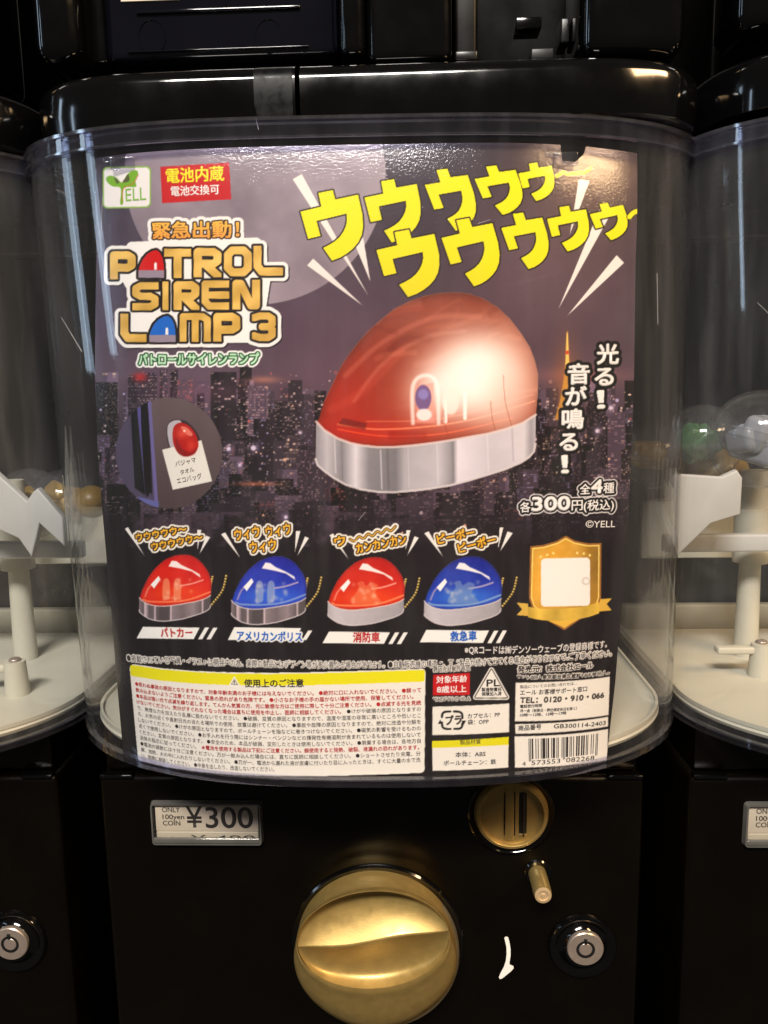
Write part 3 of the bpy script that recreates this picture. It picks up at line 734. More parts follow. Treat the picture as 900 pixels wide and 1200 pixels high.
# the tower
tw = [(664.3, 388), (665.2, 388), (667, 420), (670, 445), (674, 470), (680, 492), (671, 492), (664.5, 470), (658, 492), (650, 492), (656, 470), (660.5, 445), (663, 420)]
glow(664, 450, 14, 44, (190, 120, 60), .5); poly(tw, (226, 170, 70), soft=1.2, alpha=.8); poly([(664, 390), (665.4, 390), (667, 430), (662.5, 430)], (250, 215, 120), soft=.5); disc(664.7, 413, 2.3, (215, 90, 60), soft=.4)
poly([(640, 492), (690, 492), (690, 500), (640, 500)], (80, 64, 74), soft=2, alpha=.7)
# wisps of cloud beside the lamp
for k in range(16):
    x = g.uniform(350, 620); y = g.uniform(250, 350); line_([(x, y), (x+g.uniform(30, 70), y-g.uniform(8, 24))], g.uniform(.5, 2.5), (128, 108, 124), alpha=.10, soft=3)

# ======== white burst wedges
WH = (238, 234, 228)
def wedge(a, b_, tip, part='burst_marks', col=WH): poly([a, b_, tip], col, part)
z1 = lambda u, v: (340+u/5, 180+v/5); z6 = lambda u, v: (590+u/5.294, 180+v/5.294)
wedge(z1(15, 150), z1(68, 120), z1(458, 832)); wedge(z1(100, 655), z1(135, 615), z1(425, 890)); wedge(z1(385, 545), z1(428, 490), z1(470, 750))
wedge(z6(468, 160), z6(535, 168), z6(412, 500)); wedge(z6(598, 340), z6(690, 330), z6(342, 962)); wedge(z6(702, 630), z6(748, 678), z6(396, 1006))
# ======== the yellow shouting characters
U0 = np.array([(165, 230), (250, 213), (265, 268), (398, 240), (425, 360), (428, 430), (420, 478), (400, 520), (370, 556), (335, 585), (295, 609), (245, 628), (193, 552), (232, 532), (262, 513), (290, 488), (311, 458), (326, 425), (333, 390), (330, 352), (155, 395), (178, 482), (105, 500), (60, 340), (182, 310)], float)
Mb = np.array([[338, -100], [45, 160]]).T; UL = (np.linalg.inv(Mb) @ (U0-np.array([60, 340])).T).T
def shout(lt, rt, bl, ol=1.25):
    A = np.array([np.subtract(rt, lt), np.subtract(bl, lt)]).T; p = [tuple(np.array(lt)+A @ q) for q in UL]
    poly(p, (34, 30, 22), 'shout_lettering', grow=ol+.3); return p
def shout_fill(p): poly(p, (238, 232, 12), 'shout_lettering')
z4 = lambda u, v: (340+u/2.143, 170+v/2.143)
row1 = [shout(z1(60, 340), z1(398, 240), z1(105, 500)), shout(z1(435, 257), z1(742, 178), z1(472, 402)), shout(z4(338, 100), z4(446, 75), z4(362, 162)), shout(z4(463, 85), z4(566, 62), z4(484, 134)), shout(z6(92, 122), z6(300, 75), z6(118, 216))]
for p in row1: shout_fill(p)
line_([z6(330, 140), z6(370, 115), z6(400, 128), z6(440, 122), z6(500, 118), z6(540, 92)], 2.4, (226, 206, 50), 'shout_lettering', soft=.5)
row2 = [shout(z1(505, 565), z1(845, 470), z1(550, 718)), shout(z4(380, 233), z4(508, 196), z4(403, 300)), shout(z4(530, 208), z4(633, 182), z4(550, 264)), shout(z6(270, 405), z6(512, 345), z6(300, 516)), shout(z6(535, 376), z6(742, 318), z6(572, 466))]
for p in row2: shout_fill(p)
b = Box(728, 230, 760, 262); tl = smooth([z6(782, 392), z6(808, 366), z6(850, 352)], 6, False)
line_(tl, 3.6, (34, 30, 22), 'shout_lettering'); line_(tl, 2.9, (238, 232, 12), 'shout_lettering')

# ======== lamps
DOME = [(370.5, 497), (374, 490), (380, 470), (391, 447), (402, 425), (415, 407), (430, 389), (447, 374), (462, 362), (480, 353), (498, 346.5), (517, 343), (534, 342.5), (550, 344), (567, 350), (583, 360), (598, 374), (611, 391), (621, 407), (627, 423), (630.5, 438), (630.5, 455), (629.5, 470), (628, 486)]
RIMC = [(628, 486), (612, 496), (592, 503), (571, 508.5), (550, 512), (528, 516), (508, 519), (484, 522), (461, 524), (442, 524), (424, 522), (410, 519), (396, 514), (380, 504), (370.5, 494)]
BOT = [(627.5, 520), (626, 529), (620, 536), (611, 542), (592, 550), (573, 556), (550, 563), (527, 569), (503, 573), (480, 575.5), (461, 577), (443, 576.5), (423, 573.5), (405, 568), (391, 560), (380, 552), (372, 545), (370, 538)]
def lamp_art(x0, y0, x1, y1, part, dome0, dome1, band0, band1, big, orange):
    sx, sy = (x1-x0)/260., (y1-y0)/234.; T_ = lambda P_: [(x0+(p[0]-370)*sx, y0+(p[1]-343)*sy) for p in P_]; k = sx
    bandp = T_(RIMC[::-1])+T_(BOT); b = bb(bandp, 4); sd = sd_poly(b, bandp)
    u = (b.X-x0)/(x1-x0); cols = np.zeros(b.X.shape+(3,))
    if big: xs_, vs = [0, .05, .12, .18, .24, .36, .40, .56, .62, .64, .80, .94, .97, 1], [158, 198, 150, 222, 150, 136, 184, 200, 156, 228, 206, 216, 170, 200]
    elif band0 == 'chrome': xs_, vs = [0, .06, .08, .10, .14, .20, .22, .24, .3, .42, .44, .46, .6, .75, .86, .88, .9, 1], [150, 110, 215, 190, 110, 120, 220, 120, 96, 100, 220, 150, 130, 160, 120, 214, 110, 96]
    else: xs_, vs = [0, .1, .5, .9, 1], [186, 204, 190, 176, 160]
    v_ = np.interp(u, xs_, vs); cols = np.stack([v_, v_*.965, v_*.985], -1)
    if band0 == 'chrome' and not big: cols = cols*np.array([1, .94, .94])
    blend(b, aa(sd), cols+(noise(*b.X.shape, 20, 3, 3)[..., None]-.5)*10, part)
    line_(T_(BOT), .9*k+.35, (222, 212, 212), part, .85)
    dp = T_(DOME)+T_(RIMC); b = bb(dp, 4); sd = sd_poly(b, dp); inside = np.zeros((CH, CW), np.float32); inside[b.sl] = aa(sd)
    t = np.clip((b.Y-y0)/(y1-y0)/.75, 0, 1)[..., None]; nn = noise(*b.X.shape, 6, 8, 4)[..., None]
    blend(b, aa(sd), np.asarray(dome0)*(1-t)+np.asarray(dome1)*t+(nn-.5)*34, part)
    rimd = np.clip(1+sd/(9*k+1.2), 0, 1)*(sd < 0); blend(b, rimd**1.5*.5, np.asarray(dome0)*.62, None)
    G = lambda cx, cy, rx, ry, col, al, p=2.0: glow(x0+(cx-370)*sx, y0+(cy-343)*sy, rx*sx, ry*sy, col, al, p, inside)
    def PL(pts, col, al=1, soft=0): 
        q = T_(pts); bq = bb(q, 5+3*soft); blend(bq, aa(sd_poly(bq, q), soft)*al*inside[bq.sl], col)
    def LL(pts, r, col, al=1, soft=0):
        q = T_(smooth(pts, 6, False)); bq = bb(q, r*k+6+3*soft); dd = np.full(bq.X.shape, 1e9)
        for a, c in zip(q, q[1:]): dd = np.minimum(dd, seg_d(bq.X, bq.Y, a, c))
        blend(bq, aa(dd-max(r*k, .35), soft)*al*inside[bq.sl], col)
    if big:
        G(405, 470, 40, 50, (196, 60, 40), .55); G(430, 505, 70, 14, (196, 44, 22), .8); G(500, 375, 90, 26, (176, 104, 88), .55); G(470, 480, 60, 50, (206, 104, 80), .28); G(600, 400, 30, 60, (196, 130, 110), .45)
        LL([(405, 440), (450, 400), (510, 372), (570, 372)], 3, (214, 130, 110), .35, 3); LL([(415, 470), (450, 425), (500, 395), (545, 388)], 2.2, (222, 150, 130), .3, 3); LL([(388, 480), (420, 462), (470, 412)], 5, (214, 90, 70), .25, 4)
        LL([(396, 497), (440, 503), (500, 500), (560, 490), (626, 470)], 1.1, (240, 130, 90), .85); LL([(396, 503), (450, 511), (520, 508), (600, 490)], .9, (236, 90, 50), .8); LL([(430, 494), (520, 490), (626, 462)], .9, (226, 120, 90), .6)
        for q_ in range(26):
            xa_ = g.uniform(395, 600); ya_ = g.uniform(360, 500); LL([(xa_, ya_), (xa_+g.uniform(8, 30), ya_-g.uniform(4, 18)), (xa_+g.uniform(34, 60), ya_-g.uniform(4, 26))], g.uniform(.6, 4), [(222, 140, 112), (112, 36, 24), (196, 100, 78)][q_ % 3], g.uniform(.10, .28), 2.5)
        for bx_, w_, c_ in ((392, 1.2, 236), (400, .7, 120), (446, 1.4, 240), (454, 2.6, 116), (478, .7, 226), (512, .9, 236), (530, 2.2, 140), (571, .8, 244), (600, 1.6, 176)):
            ys0, ys1 = np.interp(bx_, [370, 400, 440, 500, 560, 628], [500, 517, 526, 521, 512, 490])+2, np.interp(bx_, [370, 400, 440, 500, 560, 628], [536, 564, 575, 572, 559, 530])-2
            line_(T_([(bx_, ys0), (bx_+1.5, ys1)]), w_*.6, (c_, c_*.96, c_*.98), part, .55, .8)
        PL([(396, 497), (402, 490), (430, 496), (428, 504)], (110, 30, 20), .6, 1.5); PL([(455, 505), (500, 505), (500, 515), (455, 515)], (160, 34, 18), .5, 2)
        G(566, 446, 80, 68, (222, 172, 146), .66, 2.4); G(562, 440, 56, 50, (250, 232, 222), .9, 2.4); G(558, 440, 42, 40, (255, 250, 242), .92, 2.6); G(596, 470, 30, 44, (236, 204, 188), .6); G(520, 452, 26, 26, (255, 244, 238), .7)
        G(500, 462, 30, 34, (255, 240, 232), .45); LL([(484, 496), (484, 452), (498, 440), (512, 450), (514, 496)], 2.2, (255, 246, 240), .75, 2.6); LL([(522, 494), (522, 470)], 2.2, (255, 246, 240), .9, .6); LL([(545, 490), (545, 462)], 2.2, (255, 246, 240), .85, .6)
        PL([(488, 496), (488, 452), (508, 448), (510, 496)], (240, 170, 156), .6, .8)
        bq = T_([(496, 466)])[0]; disc(bq[0], bq[1], 9.5*k, (130, 104, 150), None, .95, 1, 15*k); disc(bq[0], bq[1]-4, 6*k, (160, 150, 205), None, .8, 2)
        disc(bq[0]+1, bq[1]+20, 9*k, (250, 240, 236), None, .85, 1.4, 7*k); disc(bq[0]+32, bq[1]+4, 10*k, (255, 236, 226), None, .8, 2, 16*k)
        for a_ in ((590, 440, 600, 500), (520, 480, 528, 520), (575, 470, 583, 512)): LL([(a_[0], a_[1]), (a_[0]+2, (a_[1]+a_[3])/2), (a_[2], a_[3])], .4, (150, 70, 50), .5)
    else:
        hi = np.asarray(orange)
        G(500, 480, 110, 34, hi, .75, 3); G(470, 400, 80, 40, np.asarray(dome0)*.5+hi*.5, .4)
        LL([(385, 500), (410, 508), (500, 508), (560, 498), (626, 474)], 3.2, hi*.6+np.array([255, 235, 200])*.4, .85)
        LL([(392, 490), (405, 460), (430, 436)], 3, (250, 200, 190), .5); LL([(520, 452), (560, 445), (600, 432)], 3, (250, 215, 205), .6)
        PL([(412, 448), (440, 418), (447, 430), (424, 462)], (252, 244, 240), 1, .4)
        PL([(476, 384), (488, 364), (505, 366), (524, 380), (560, 396), (588, 412), (592, 424), (560, 402), (520, 392)], (252, 244, 240), .95, .6)
        if band0 == 'chrome':
            for cx in (468, 508):
                PL(smooth([(cx-13, 500), (cx-12, 440), (cx, 426), (cx+12, 440), (cx+12, 492), (cx, 502)], 5), hi*.45+np.array([240, 220, 190])*.55, .75, .8)
        else:
            PL(smooth([(450, 500), (475, 450), (470, 432), (490, 426), (500, 440), (520, 430), (540, 440), (530, 470), (550, 500)], 5), hi*.5+np.array([230, 200, 170])*.5, .55, 1.2)
        for q in range(14):
            a_ = g.uniform(440, 560), g.uniform(430, 500); G(a_[0], a_[1], 7, 7, (250, 230, 210), .3)
    line_(T_(RIMC), 1.1*k+.3, (230, 214, 210), part, .8)
    LL(DOME[2:-1], .8, np.asarray(dome0)*.5+110, .5, .5)
glow(500, 460, 170, 150, (150, 90, 90), .22)
lamp_art(370, 343, 630, 577, 'large_lamp_picture', (134, 64, 44), (164, 48, 26), 'big', None, True, None)
def chain(pts, n):
    q = smooth(pts, 12, False); q = np.array(q); L = np.r_[0, np.cumsum(np.hypot(*np.diff(q, axis=0).T))]
    for s_ in np.linspace(0, L[-1], n):
        x, y = np.interp(s_, L, q[:, 0]), np.interp(s_, L, q[:, 1]); disc(x, y, 1.35, (196, 164, 74), 'ball_chain_print', .95); disc(x-.3, y-.4, .6, (252, 240, 190), None, .9)
sm = [(163, 650, 247.5, 728, (206, 34, 26), (222, 52, 30), 'chrome', (236, 84, 36), 'red_lamp_picture'), (271, 652, 359, 732, (52, 52, 160), (56, 88, 200), 'chrome', (70, 120, 220), 'blue_lamp_picture'),
      (384, 653, 474, 733, (196, 44, 40), (222, 60, 30), 'white', (236, 92, 40), 'red_lamp_picture_2'), (497, 652, 588, 733, (46, 52, 150), (50, 86, 196), 'white', (74, 136, 220), 'blue_lamp_picture_2')]
for x0, y0, x1, y1, d0, d1, bd, org, nm in sm:
    chain([(x1+1.5, y0+26), (x1-1, y0+37)], 5); chain([(x1+17.5, y0+25), (x1+13, y0+42), (x1+1, y0+58)], 12)
for x0, y0, x1, y1, d0, d1, bd, org, nm in sm: lamp_art(x0, y0, x1, y1, nm, d0, d1, bd, None, False, org)
# small bursts
def sw(*p): poly(list(p), WH, 'burst_marks')
c4 = lambda u, v: (150+u/7.5, 605+v/7.5); c5 = lambda u, v: (370+u/7.5, 605+v/7.5); c3 = lambda u, v: (140+u/3, 600+v/3); c43 = lambda u, v: (430+u/2.903, 600+v/2.903)
sw(c4(-28, 110), c4(0, 95), c4(148, 352)); sw(c4(608, 118), c4(645, 120), c4(612, 290)); sw(c4(685, 170), c4(722, 185), c4(628, 332))
sw(c3(357, 78), c3(372, 72), c3(425, 162)); sw(c3(620, 67), c3(636, 67), c3(617, 140)); sw(c3(652, 86), c3(666, 92), c3(625, 154))
sw(c5(120, 168), c5(152, 150), c5(292, 380)); sw(c5(795, 122), c5(832, 124), c5(790, 300)); sw(c5(868, 175), c5(905, 190), c5(804, 344))
sw(c43(195, 72), c43(210, 66), c43(260, 154)); sw(c43(452, 52), c43(464, 53), c43(446, 126)); sw(c43(478, 66), c43(496, 72), c43(453, 134))
# sound words
def gold(b): return band(b, 0, 1, (246, 190, 66), (246, 190, 66))+ (noise(*b.X.shape, 14, 2, 2)[..., None]-.5)*30
def word(body, p0, p1, h, grow=.5): lettering(body, p0, p1, h, 'sound_lettering', None, .02, ((3.2, (244, 238, 226)), (1.25, (60, 42, 18))), gold, grow=grow)
word('ウウウウウ〜', c4(78, 218), c4(520, 138), 10.5); word('ウウウウウ〜', c4(215, 298), c4(660, 210), 10.5)
word('ウィウ', c3(408, 98), c3(495, 84), 15); word('ウィウ', c3(518, 88), c3(604, 74), 15); word('ウィウ', c3(462, 142), c3(552, 130), 15)
word('ウ', c5(172, 262), c5(266, 245), 13)
wv = [c5(300+40*k_, 215-11.2*k_+(14 if k_ % 2 else -14)) for k_ in range(11)]; wv = smooth(wv, 6, False)
line_(wv, 4.0, (244, 238, 226), 'sound_lettering'); line_(wv, 1.7, (50, 34, 14), 'sound_lettering'); line_(wv, .75, (238, 190, 80), 'sound_lettering')
word('カンカンカン', c5(362, 322), c5(800, 236), 13.5)
word('ピーポー', c43(242, 108), c43(368, 82), 13); word('ピーポー', c43(314, 138), c43(440, 106), 13)
# name banners
def banner(x0, y0, x1, yb, tag_, p0, p1, inkn, nm, slash=True, out=None):
    s = 10.5; yt = y0
    poly([(x0, yb), (x0+7.5, yt), (x1, yt+1), (x1-7, yb+1)], (240, 238, 232), nm)
    if slash:
        for q in (0, 10): poly([(x1-2+q, yb+1.2), (x1+6+q, yt+1), (x1+11+q, yt+1), (x1+3+q, yb+1.2)], (240, 238, 232), nm)
    lettering(tag_, p0, p1, 12.5, nm, inkn, .028, out or ())
banner(160, 734.5, 234, 748, 'パトカー', (189, 746), (225.5, 746), 'red', 'name_banner')
banner(267, 735, 353, 750, 'アメリカンポリス', (278, 749.5), (354, 751), 'blue', 'name_banner_2', False, ((1.6, (240, 238, 232)),)); poly([(354, 750), (361, 739), (366, 739), (359, 750)], (240, 238, 232), 'name_banner_2')
banner(378, 740, 457, 753.5, '消防車', (414, 751.5), (445, 751.5), 'red', 'name_banner_3')
banner(492, 738, 573, 752.5, '救急車', (528, 750.5), (558.5, 749.5), 'blue', 'name_banner_4')

# ======== title block
GOLDA = lambda b: band(b, 290, 400, (222, 186, 104), (216, 178, 94))+ (noise(*b.X.shape, 7, 4, 4)[..., None]-.5)*44+(np.sin((b.X*.9+b.Y*1.7)/9)[..., None])*8
TP = 'title_lettering'
ST = {'P': [[(0, 1.3), (0, .0)], [(0, 0), (.78, 0), (1, .12), (1, .50), (.78, .62), (0, .62)]], 'T': [[(-.3, 0), (1.3, 0)], [(.5, 0), (.5, 1.3)]],
      'R': [[(0, 1.3), (0, 0)], [(0, 0), (.8, 0), (1, .12), (1, .42), (.8, .55), (0, .55)], [(.35, .55), (1.12, 1.2)]], 'O': [[(.22, 0), (.78, 0), (1, .2), (1, .8), (.78, 1), (.22, 1), (0, .8), (0, .2), (.22, 0)]],
      'L': [[(0, -.3), (0, .75), (.2, 1), (1.3, 1)]], 'S': [[(1.3, 0), (.25, 0), (0, .12), (0, .38), (.25, .5), (.75, .5), (1, .62), (1, .88), (.75, 1), (-.3, 1)]], 'I': [[(.5, -.3), (.5, 1.3)]],
      'E': [[(1.3, 0), (0, 0), (0, .8), (.2, 1), (1.3, 1)], [(0, .5), (1.3, .5)]], 'N': [[(0, 1.3), (0, 0), (.22, 0), (.75, 1), (1, 1)], [(1, 1), (1, -.3)]],
      'M': [[(0, 1.3), (0, 0), (.8, 0), (1, .15), (1, 1.3)], [(.5, 0), (.5, 1.3)]], '3': [[(-.1, .08), (.25, 0), (.75, 0), (1, .12), (1, .38), (.8, .5), (.4, .5)], [(.8, .5), (1, .62), (1, .88), (.75, 1), (.25, 1), (-.1, .92)]]}
LET = [('P', 128.7, 294.3, 159, 327.4), ('T', 192.3, 291.4, 224, 325.7), ('R', 227, 290.5, 259.6, 325), ('O', 262.4, 288.6, 295.2, 323.8), ('L', 297, 288, 331.6, 323),
       ('S', 155, 330.7, 185.9, 363.7), ('I', 190.4, 330, 197.4, 363.4), ('R', 203.4, 329.5, 233.6, 363.2), ('E', 236.2, 328.6, 268.6, 362.9), ('N', 272.2, 327.8, 304.8, 362.7),
       ('L', 140.9, 367.6, 171.6, 400.9), ('M', 210.5, 366.8, 247, 400.5), ('P', 250, 366.5, 281.6, 400.3), ('3', 295.2, 366, 323.2, 399.8)]
b = Box(104, 276, 348, 424); UN = np.full(b.X.shape, 1e9)
for ch, x0, y0, x1, y1 in LET:
    r = 4.75 if ch not in 'M' else 4.1
    if ch in 'E3S': r = 4.3
    bx0, by0, bx1, by1 = x0+r, y0+r, x1-r, y1-r; d = np.full(b.X.shape, 1e9)
    if ch == 'I': bx0 = bx1 = (x0+x1)/2; r = 3.7
    for s_ in ST[ch]:
        pp = [(bx0+(bx1-bx0)*u, by0+(by1-by0)*v) for u, v in s_]
        for p, q in zip(pp, pp[1:]): d = np.minimum(d, seg_d(b.X, b.Y, p, q))
    box_d = np.maximum(np.maximum(x0-b.X, b.X-x1), np.maximum(y0-b.Y, b.Y-y1)); UN = np.minimum(UN, np.maximum(d-r, box_d))
def lampicon(x0, y0, x1, y1):
    sx, sy = (x1-x0)/30., (y1-y0)/33.; T_ = lambda P_: [(x0+p[0]*sx, y0+p[1]*sy) for p in P_]
    return T_([(0, 33), (0, 25), (1.5, 19), (5, 11), (10, 5), (16, 1), (21, 0), (25, 3), (28, 9), (29.6, 17), (30, 25), (30, 33)]), T_([(0, 33), (0, 24), (30, 24), (30, 33)]), T_([(18.5, 23.5), (18.5, 16), (20, 14.3), (21.5, 16), (21.5, 23.5)])
ic1 = lampicon(162.2, 293, 192.3, 325.5); ic2 = lampicon(175, 370, 205.8, 401)
UN = np.minimum(UN, np.minimum(sd_poly(b, ic1[0]), sd_poly(b, ic2[0])))
m_ = (UN < 0).astype(float); dd = edt(m_, 12*S)/S; bl = [(154.5, 290), (200, 288), (300, 285), (310, 330), (300, 395), (180, 396), (160, 380), (160, 345), (150, 328)]
dsh = np.minimum(dd, np.maximum(0, sd_poly(b, bl)))
sh = np.roll(np.roll(dsh, int(1.6*S), 0), int(1.8*S), 1); blend(b, np.clip(.5+(6.4-sh)*S, 0, 1), (46, 40, 50), TP)
blend(b, np.clip(.5+(6.6-dsh)*S, 0, 1), (240, 237, 233), TP); blend(b, np.clip(.5+(2.6-dd)*S, 0, 1), (40, 33, 28), TP); blend(b, aa(UN), GOLDA(b), TP)
for ic, col in ((ic1, (206, 28, 34)), (ic2, (40, 116, 200))):
    poly(ic[0], (40, 33, 28), TP, grow=.6); poly(ic[0], col, TP); poly(ic[1], (160, 146, 160), TP); poly(ic[2], (240, 236, 236), TP)
lettering('緊急出動！', (179, 278.5), (280, 276.5), 21, 'heading_lettering', None, .02, ((5.6, (240, 237, 233)), (1.7, (52, 38, 24))), lambda b: band(b, 256, 280, (246, 200, 92), (232, 166, 84)), grow=.75)
lettering('パトロールサイレンランプ', (163, 427), (303.5, 426), 15, 'subtitle_lettering', None, .02, ((3.6, (240, 240, 236)), (1.5, (44, 96, 58))), (196, 232, 198), grow=.55)
# ======== badges
def rrect(x0, y0, x1, y1, r, sk=0): 
    pts = []
    for cx, cy, a0 in ((x1-r, y0+r, -90), (x1-r, y1-r, 0), (x0+r, y1-r, 90), (x0+r, y0+r, 180)):
        for k in range(7): a_ = math.radians(a0+15*k); pts.append((cx+r*math.cos(a_), cy+r*math.sin(a_)+sk*(cx+r*math.cos(a_)-x0)))
    return pts
lg = 'logo_badge'
poly(rrect(120.3, 195.5, 177, 244.5, 6, -.02), (150, 186, 96), lg); poly(rrect(121.9, 197.3, 175.4, 242.8, 5, -.02), (232, 228, 226), lg)
zl = lambda u, v: (90+u/6, 160+v/6)
poly(smooth([zl(305, 470), zl(308, 365), zl(250, 350), zl(212, 318), zl(208, 288), zl(240, 275), zl(280, 290), zl(305, 318), zl(325, 318), zl(348, 275), zl(380, 245), zl(418, 238), zl(432, 262), zl(412, 305), (159+0, 212+7), zl(330, 362), zl(326, 470)], 5), (130, 178, 62), lg)
poly(smooth([zl(262, 285), zl(300, 318), zl(285, 330), zl(275, 322)], 5), (100, 104, 66), lg); poly(smooth([zl(322, 322), zl(345, 285), zl(362, 262), zl(368, 312)], 5), (100, 104, 66), lg)
line_(smooth([zl(432, 270), zl(400, 325), zl(345, 355), zl(325, 375), zl(320, 460)], 6, False), .5, (206, 110, 70), lg, .8)
lettering('ELL', zl(345, 455), zl(488, 445), 21.5, lg, 'leafgreen', .0, ())
bt = 'battery_badge'
poly([(188, 195.5), (268.5, 190.5), (271, 233.5), (190, 238)], (198, 30, 38), bt)
lettering('電池内蔵', (195, 213.5), (262.5, 210), 18.5, bt, 'yellow', .034); lettering('電池交換可', (200.5, 229), (257, 226.5), 12.5, bt, 'white', .03)
# ======== photo inset
pi_ = 'photo_inset'; b = Box(130, 462, 268, 600); dm = np.hypot((b.X-198)/62.5, (b.Y-531)/65)-1; cm = np.zeros((CH, CW), np.float32); cm[b.sl] = aa(dm*62)
blend(b, aa(dm*62), band(b, 470, 590, (112, 98, 100), (92, 78, 80)), pi_)
def inn(pts, col, soft=0, al=1): bq = bb(pts, 5+3*soft); blend(bq, aa(sd_poly(bq, pts), soft)*al*cm[bq.sl], col)
inn([(130, 460), (176, 460), (186, 600), (130, 600)], (90, 82, 104)); inn([(153, 478), (160, 472), (170, 580), (158, 572)], (30, 28, 34), .4); inn([(160, 470), (164, 470), (176, 578), (170, 574)], (100, 96, 150), .4)
inn(smooth([(165, 474), (173, 470), (178, 570), (176, 577), (170, 574)], 4), (22, 20, 26), .3); inn([(173, 470), (177, 468), (186, 600), (182, 600)], (120, 112, 160), .4); inn([(162, 582), (186, 588), (186, 600), (160, 598)], (110, 112, 165), 1)
inn(smooth([(196, 500), (204, 492), (218, 494), (230, 506), (234, 520), (226, 536), (208, 536), (198, 524)], 5), (48, 40, 44), 1.6, .8)
inn(smooth([(197, 498), (206, 492.5), (213, 496), (211, 520), (214, 533), (202, 528), (197, 514)], 5), (188, 182, 188))
inn([(190, 527), (236, 516), (248.5, 564), (202.5, 574)], (226, 222, 214))
inn(smooth([(203, 502), (210, 495.5), (220, 498), (229, 508), (232.5, 521), (229, 530), (219, 535), (209, 531), (203, 519)], 6), (178, 34, 26)); inn(smooth([(206, 512), (212, 524), (222, 530), (230, 524), (228, 532), (216, 535), (207, 528)], 5), (132, 22, 20), 1.2, .7); inn(smooth([(212, 500), (219, 501), (226, 509), (222, 511), (215, 506)], 5), (250, 190, 170), .8, .6); glow(214, 508, 7, 6, (240, 120, 100), .6, 2, cm); glow(224, 522, 6, 7, (236, 96, 70), .5, 2, cm); disc(216, 505, 1.2, (255, 230, 220), None, .9)
for body, p0, p1, h in (('パジャマ', (206, 546.5), (230, 541), 7), ('タオル', (212, 556), (228, 552), 6.5), ('エコバッグ', (208, 566.5), (237, 560), 7.5)): lettering(body, p0, p1, h, pi_, 'grey', 0, ())
# ======== right-hand slogan
def vertical(chars, part, bold, ols):
    for pas in range(2):
        for ch, x0, yb, x1, h in chars:
            if pas == 0: lettering(ch, (x0, yb), (x1, yb-.6), h, part, None, bold, ols, None, grow=.25)
            else: lettering(ch, (x0, yb), (x1, yb-.6), h, part, 'white', bold+.02, ())
vertical([('光', 700, 424.5, 724.5, 25), ('る', 697.5, 450.5, 718.5, 24.5), ('！', 700.5, 478.5, 708.5, 27), ('音', 666, 448, 690.5, 25), ('が', 663, 474, 687, 24.5), ('鳴', 659, 500.5, 683.5, 25), ('る', 656, 527, 676.5, 24.5), ('！', 658.5, 554.5, 666, 27)], 'slogan_lettering', .022, ((4.6, (26, 22, 24)),))
pr_ = 'price_lettering'; O2 = ((4.1, (236, 232, 232)), (2.9, (30, 26, 28)))
pl = [('全', (679.5, 578.5), (691.5, 578), 13, .028), ('4', (693, 578), (705.5, 577.5), 22, .045), ('種', (707, 577), (719.5, 576.5), 13.5, .024), ('各', (609.5, 599.5), (621.5, 599), 13, .028), ('300', (623.5, 598.5), (667.5, 597), 22.5, .045), ('円', (670, 597), (682.5, 596.5), 13.5, .028), ('(税込)', (684, 597.5), (719, 596), 13.5, .024)]
for o_ in O2:
    for body, p0, p1, h, bo in pl: lettering(body, p0, p1, h, pr_, None, bo, (o_,))
for body, p0, p1, h, bo in pl: lettering(body, p0, p1, h, pr_, 'white', bo, ())
lettering('©YELL', (686, 618), (720.5, 617.5), 11, pr_, 'paper', .005)
# ======== shield with a blank white panel
se = 'shield_emblem'; zs_ = lambda u, v: (590+u/6.43, 620+v/6.43)
for pts, c0 in (([zs_(100, 555), zs_(185, 562), zs_(190, 655), zs_(98, 648), zs_(140, 605)], (220, 184, 90)), ([zs_(715, 528), zs_(818, 522), zs_(778, 565), zs_(815, 612), zs_(718, 622)], (226, 186, 84))): poly(pts, c0, se)
shp = [zs_(470, 50), zs_(540, 88), zs_(640, 108), zs_(738, 105), zs_(735, 520), zs_(716, 575), zs_(600, 665), zs_(460, 762), zs_(330, 688), zs_(215, 590), zs_(192, 520), zs_(202, 130), zs_(300, 120), zs_(400, 90)]
poly(shp, (168, 118, 62), se)
b = bb(shp); sd = sd_poly(b, shp); gv = 190+30*np.sin((b.X-600)/26)+14*np.sin((b.Y+b.X)/17); gc = np.stack([gv*1.08, gv*.84, gv*.36], -1)+(noise(*b.X.shape, 7, 6, 4)[..., None]-.5)*34
blend(b, aa(sd+2.2), (248, 222, 130)); blend(b, aa(sd+3.6), gc*.93)
poly([zs_(335, 690), zs_(460, 672), zs_(590, 665), zs_(460, 742)], (232, 190, 84), se)
rb_ = smooth([zs_(185, 585), zs_(300, 600), zs_(460, 598), zs_(620, 580), zs_(718, 548)], 6, False)+smooth([zs_(720, 635), zs_(620, 668), zs_(460, 690), zs_(300, 688), zs_(185, 665)], 6, False)
b = bb(rb_); sd = sd_poly(b, rb_); gv = np.interp((b.X-618)/84, [0, .15, .4, .6, .8, 1], [.82, 1, .84, .98, .86, 1]); blend(b, aa(sd), np.stack([236*gv, 200*gv, 92*gv], -1)+(noise(*b.X.shape, 9, 3, 3)[..., None]-.5)*20, se)
for u, v in ((280, 210), (330, 195), (375, 182), (555, 180), (605, 185), (650, 198)): disc(*zs_(u, v), 1.5, (250, 226, 150), se, .9)
poly(rrect(634, 654.5, 691.5, 711, 4.5, -.02), (240, 236, 230), se)
disc(686.5, 681, 5, (214, 206, 200), se, .8, .6); disc(687, 681, 2.6, (246, 242, 236), se, .9, .6)
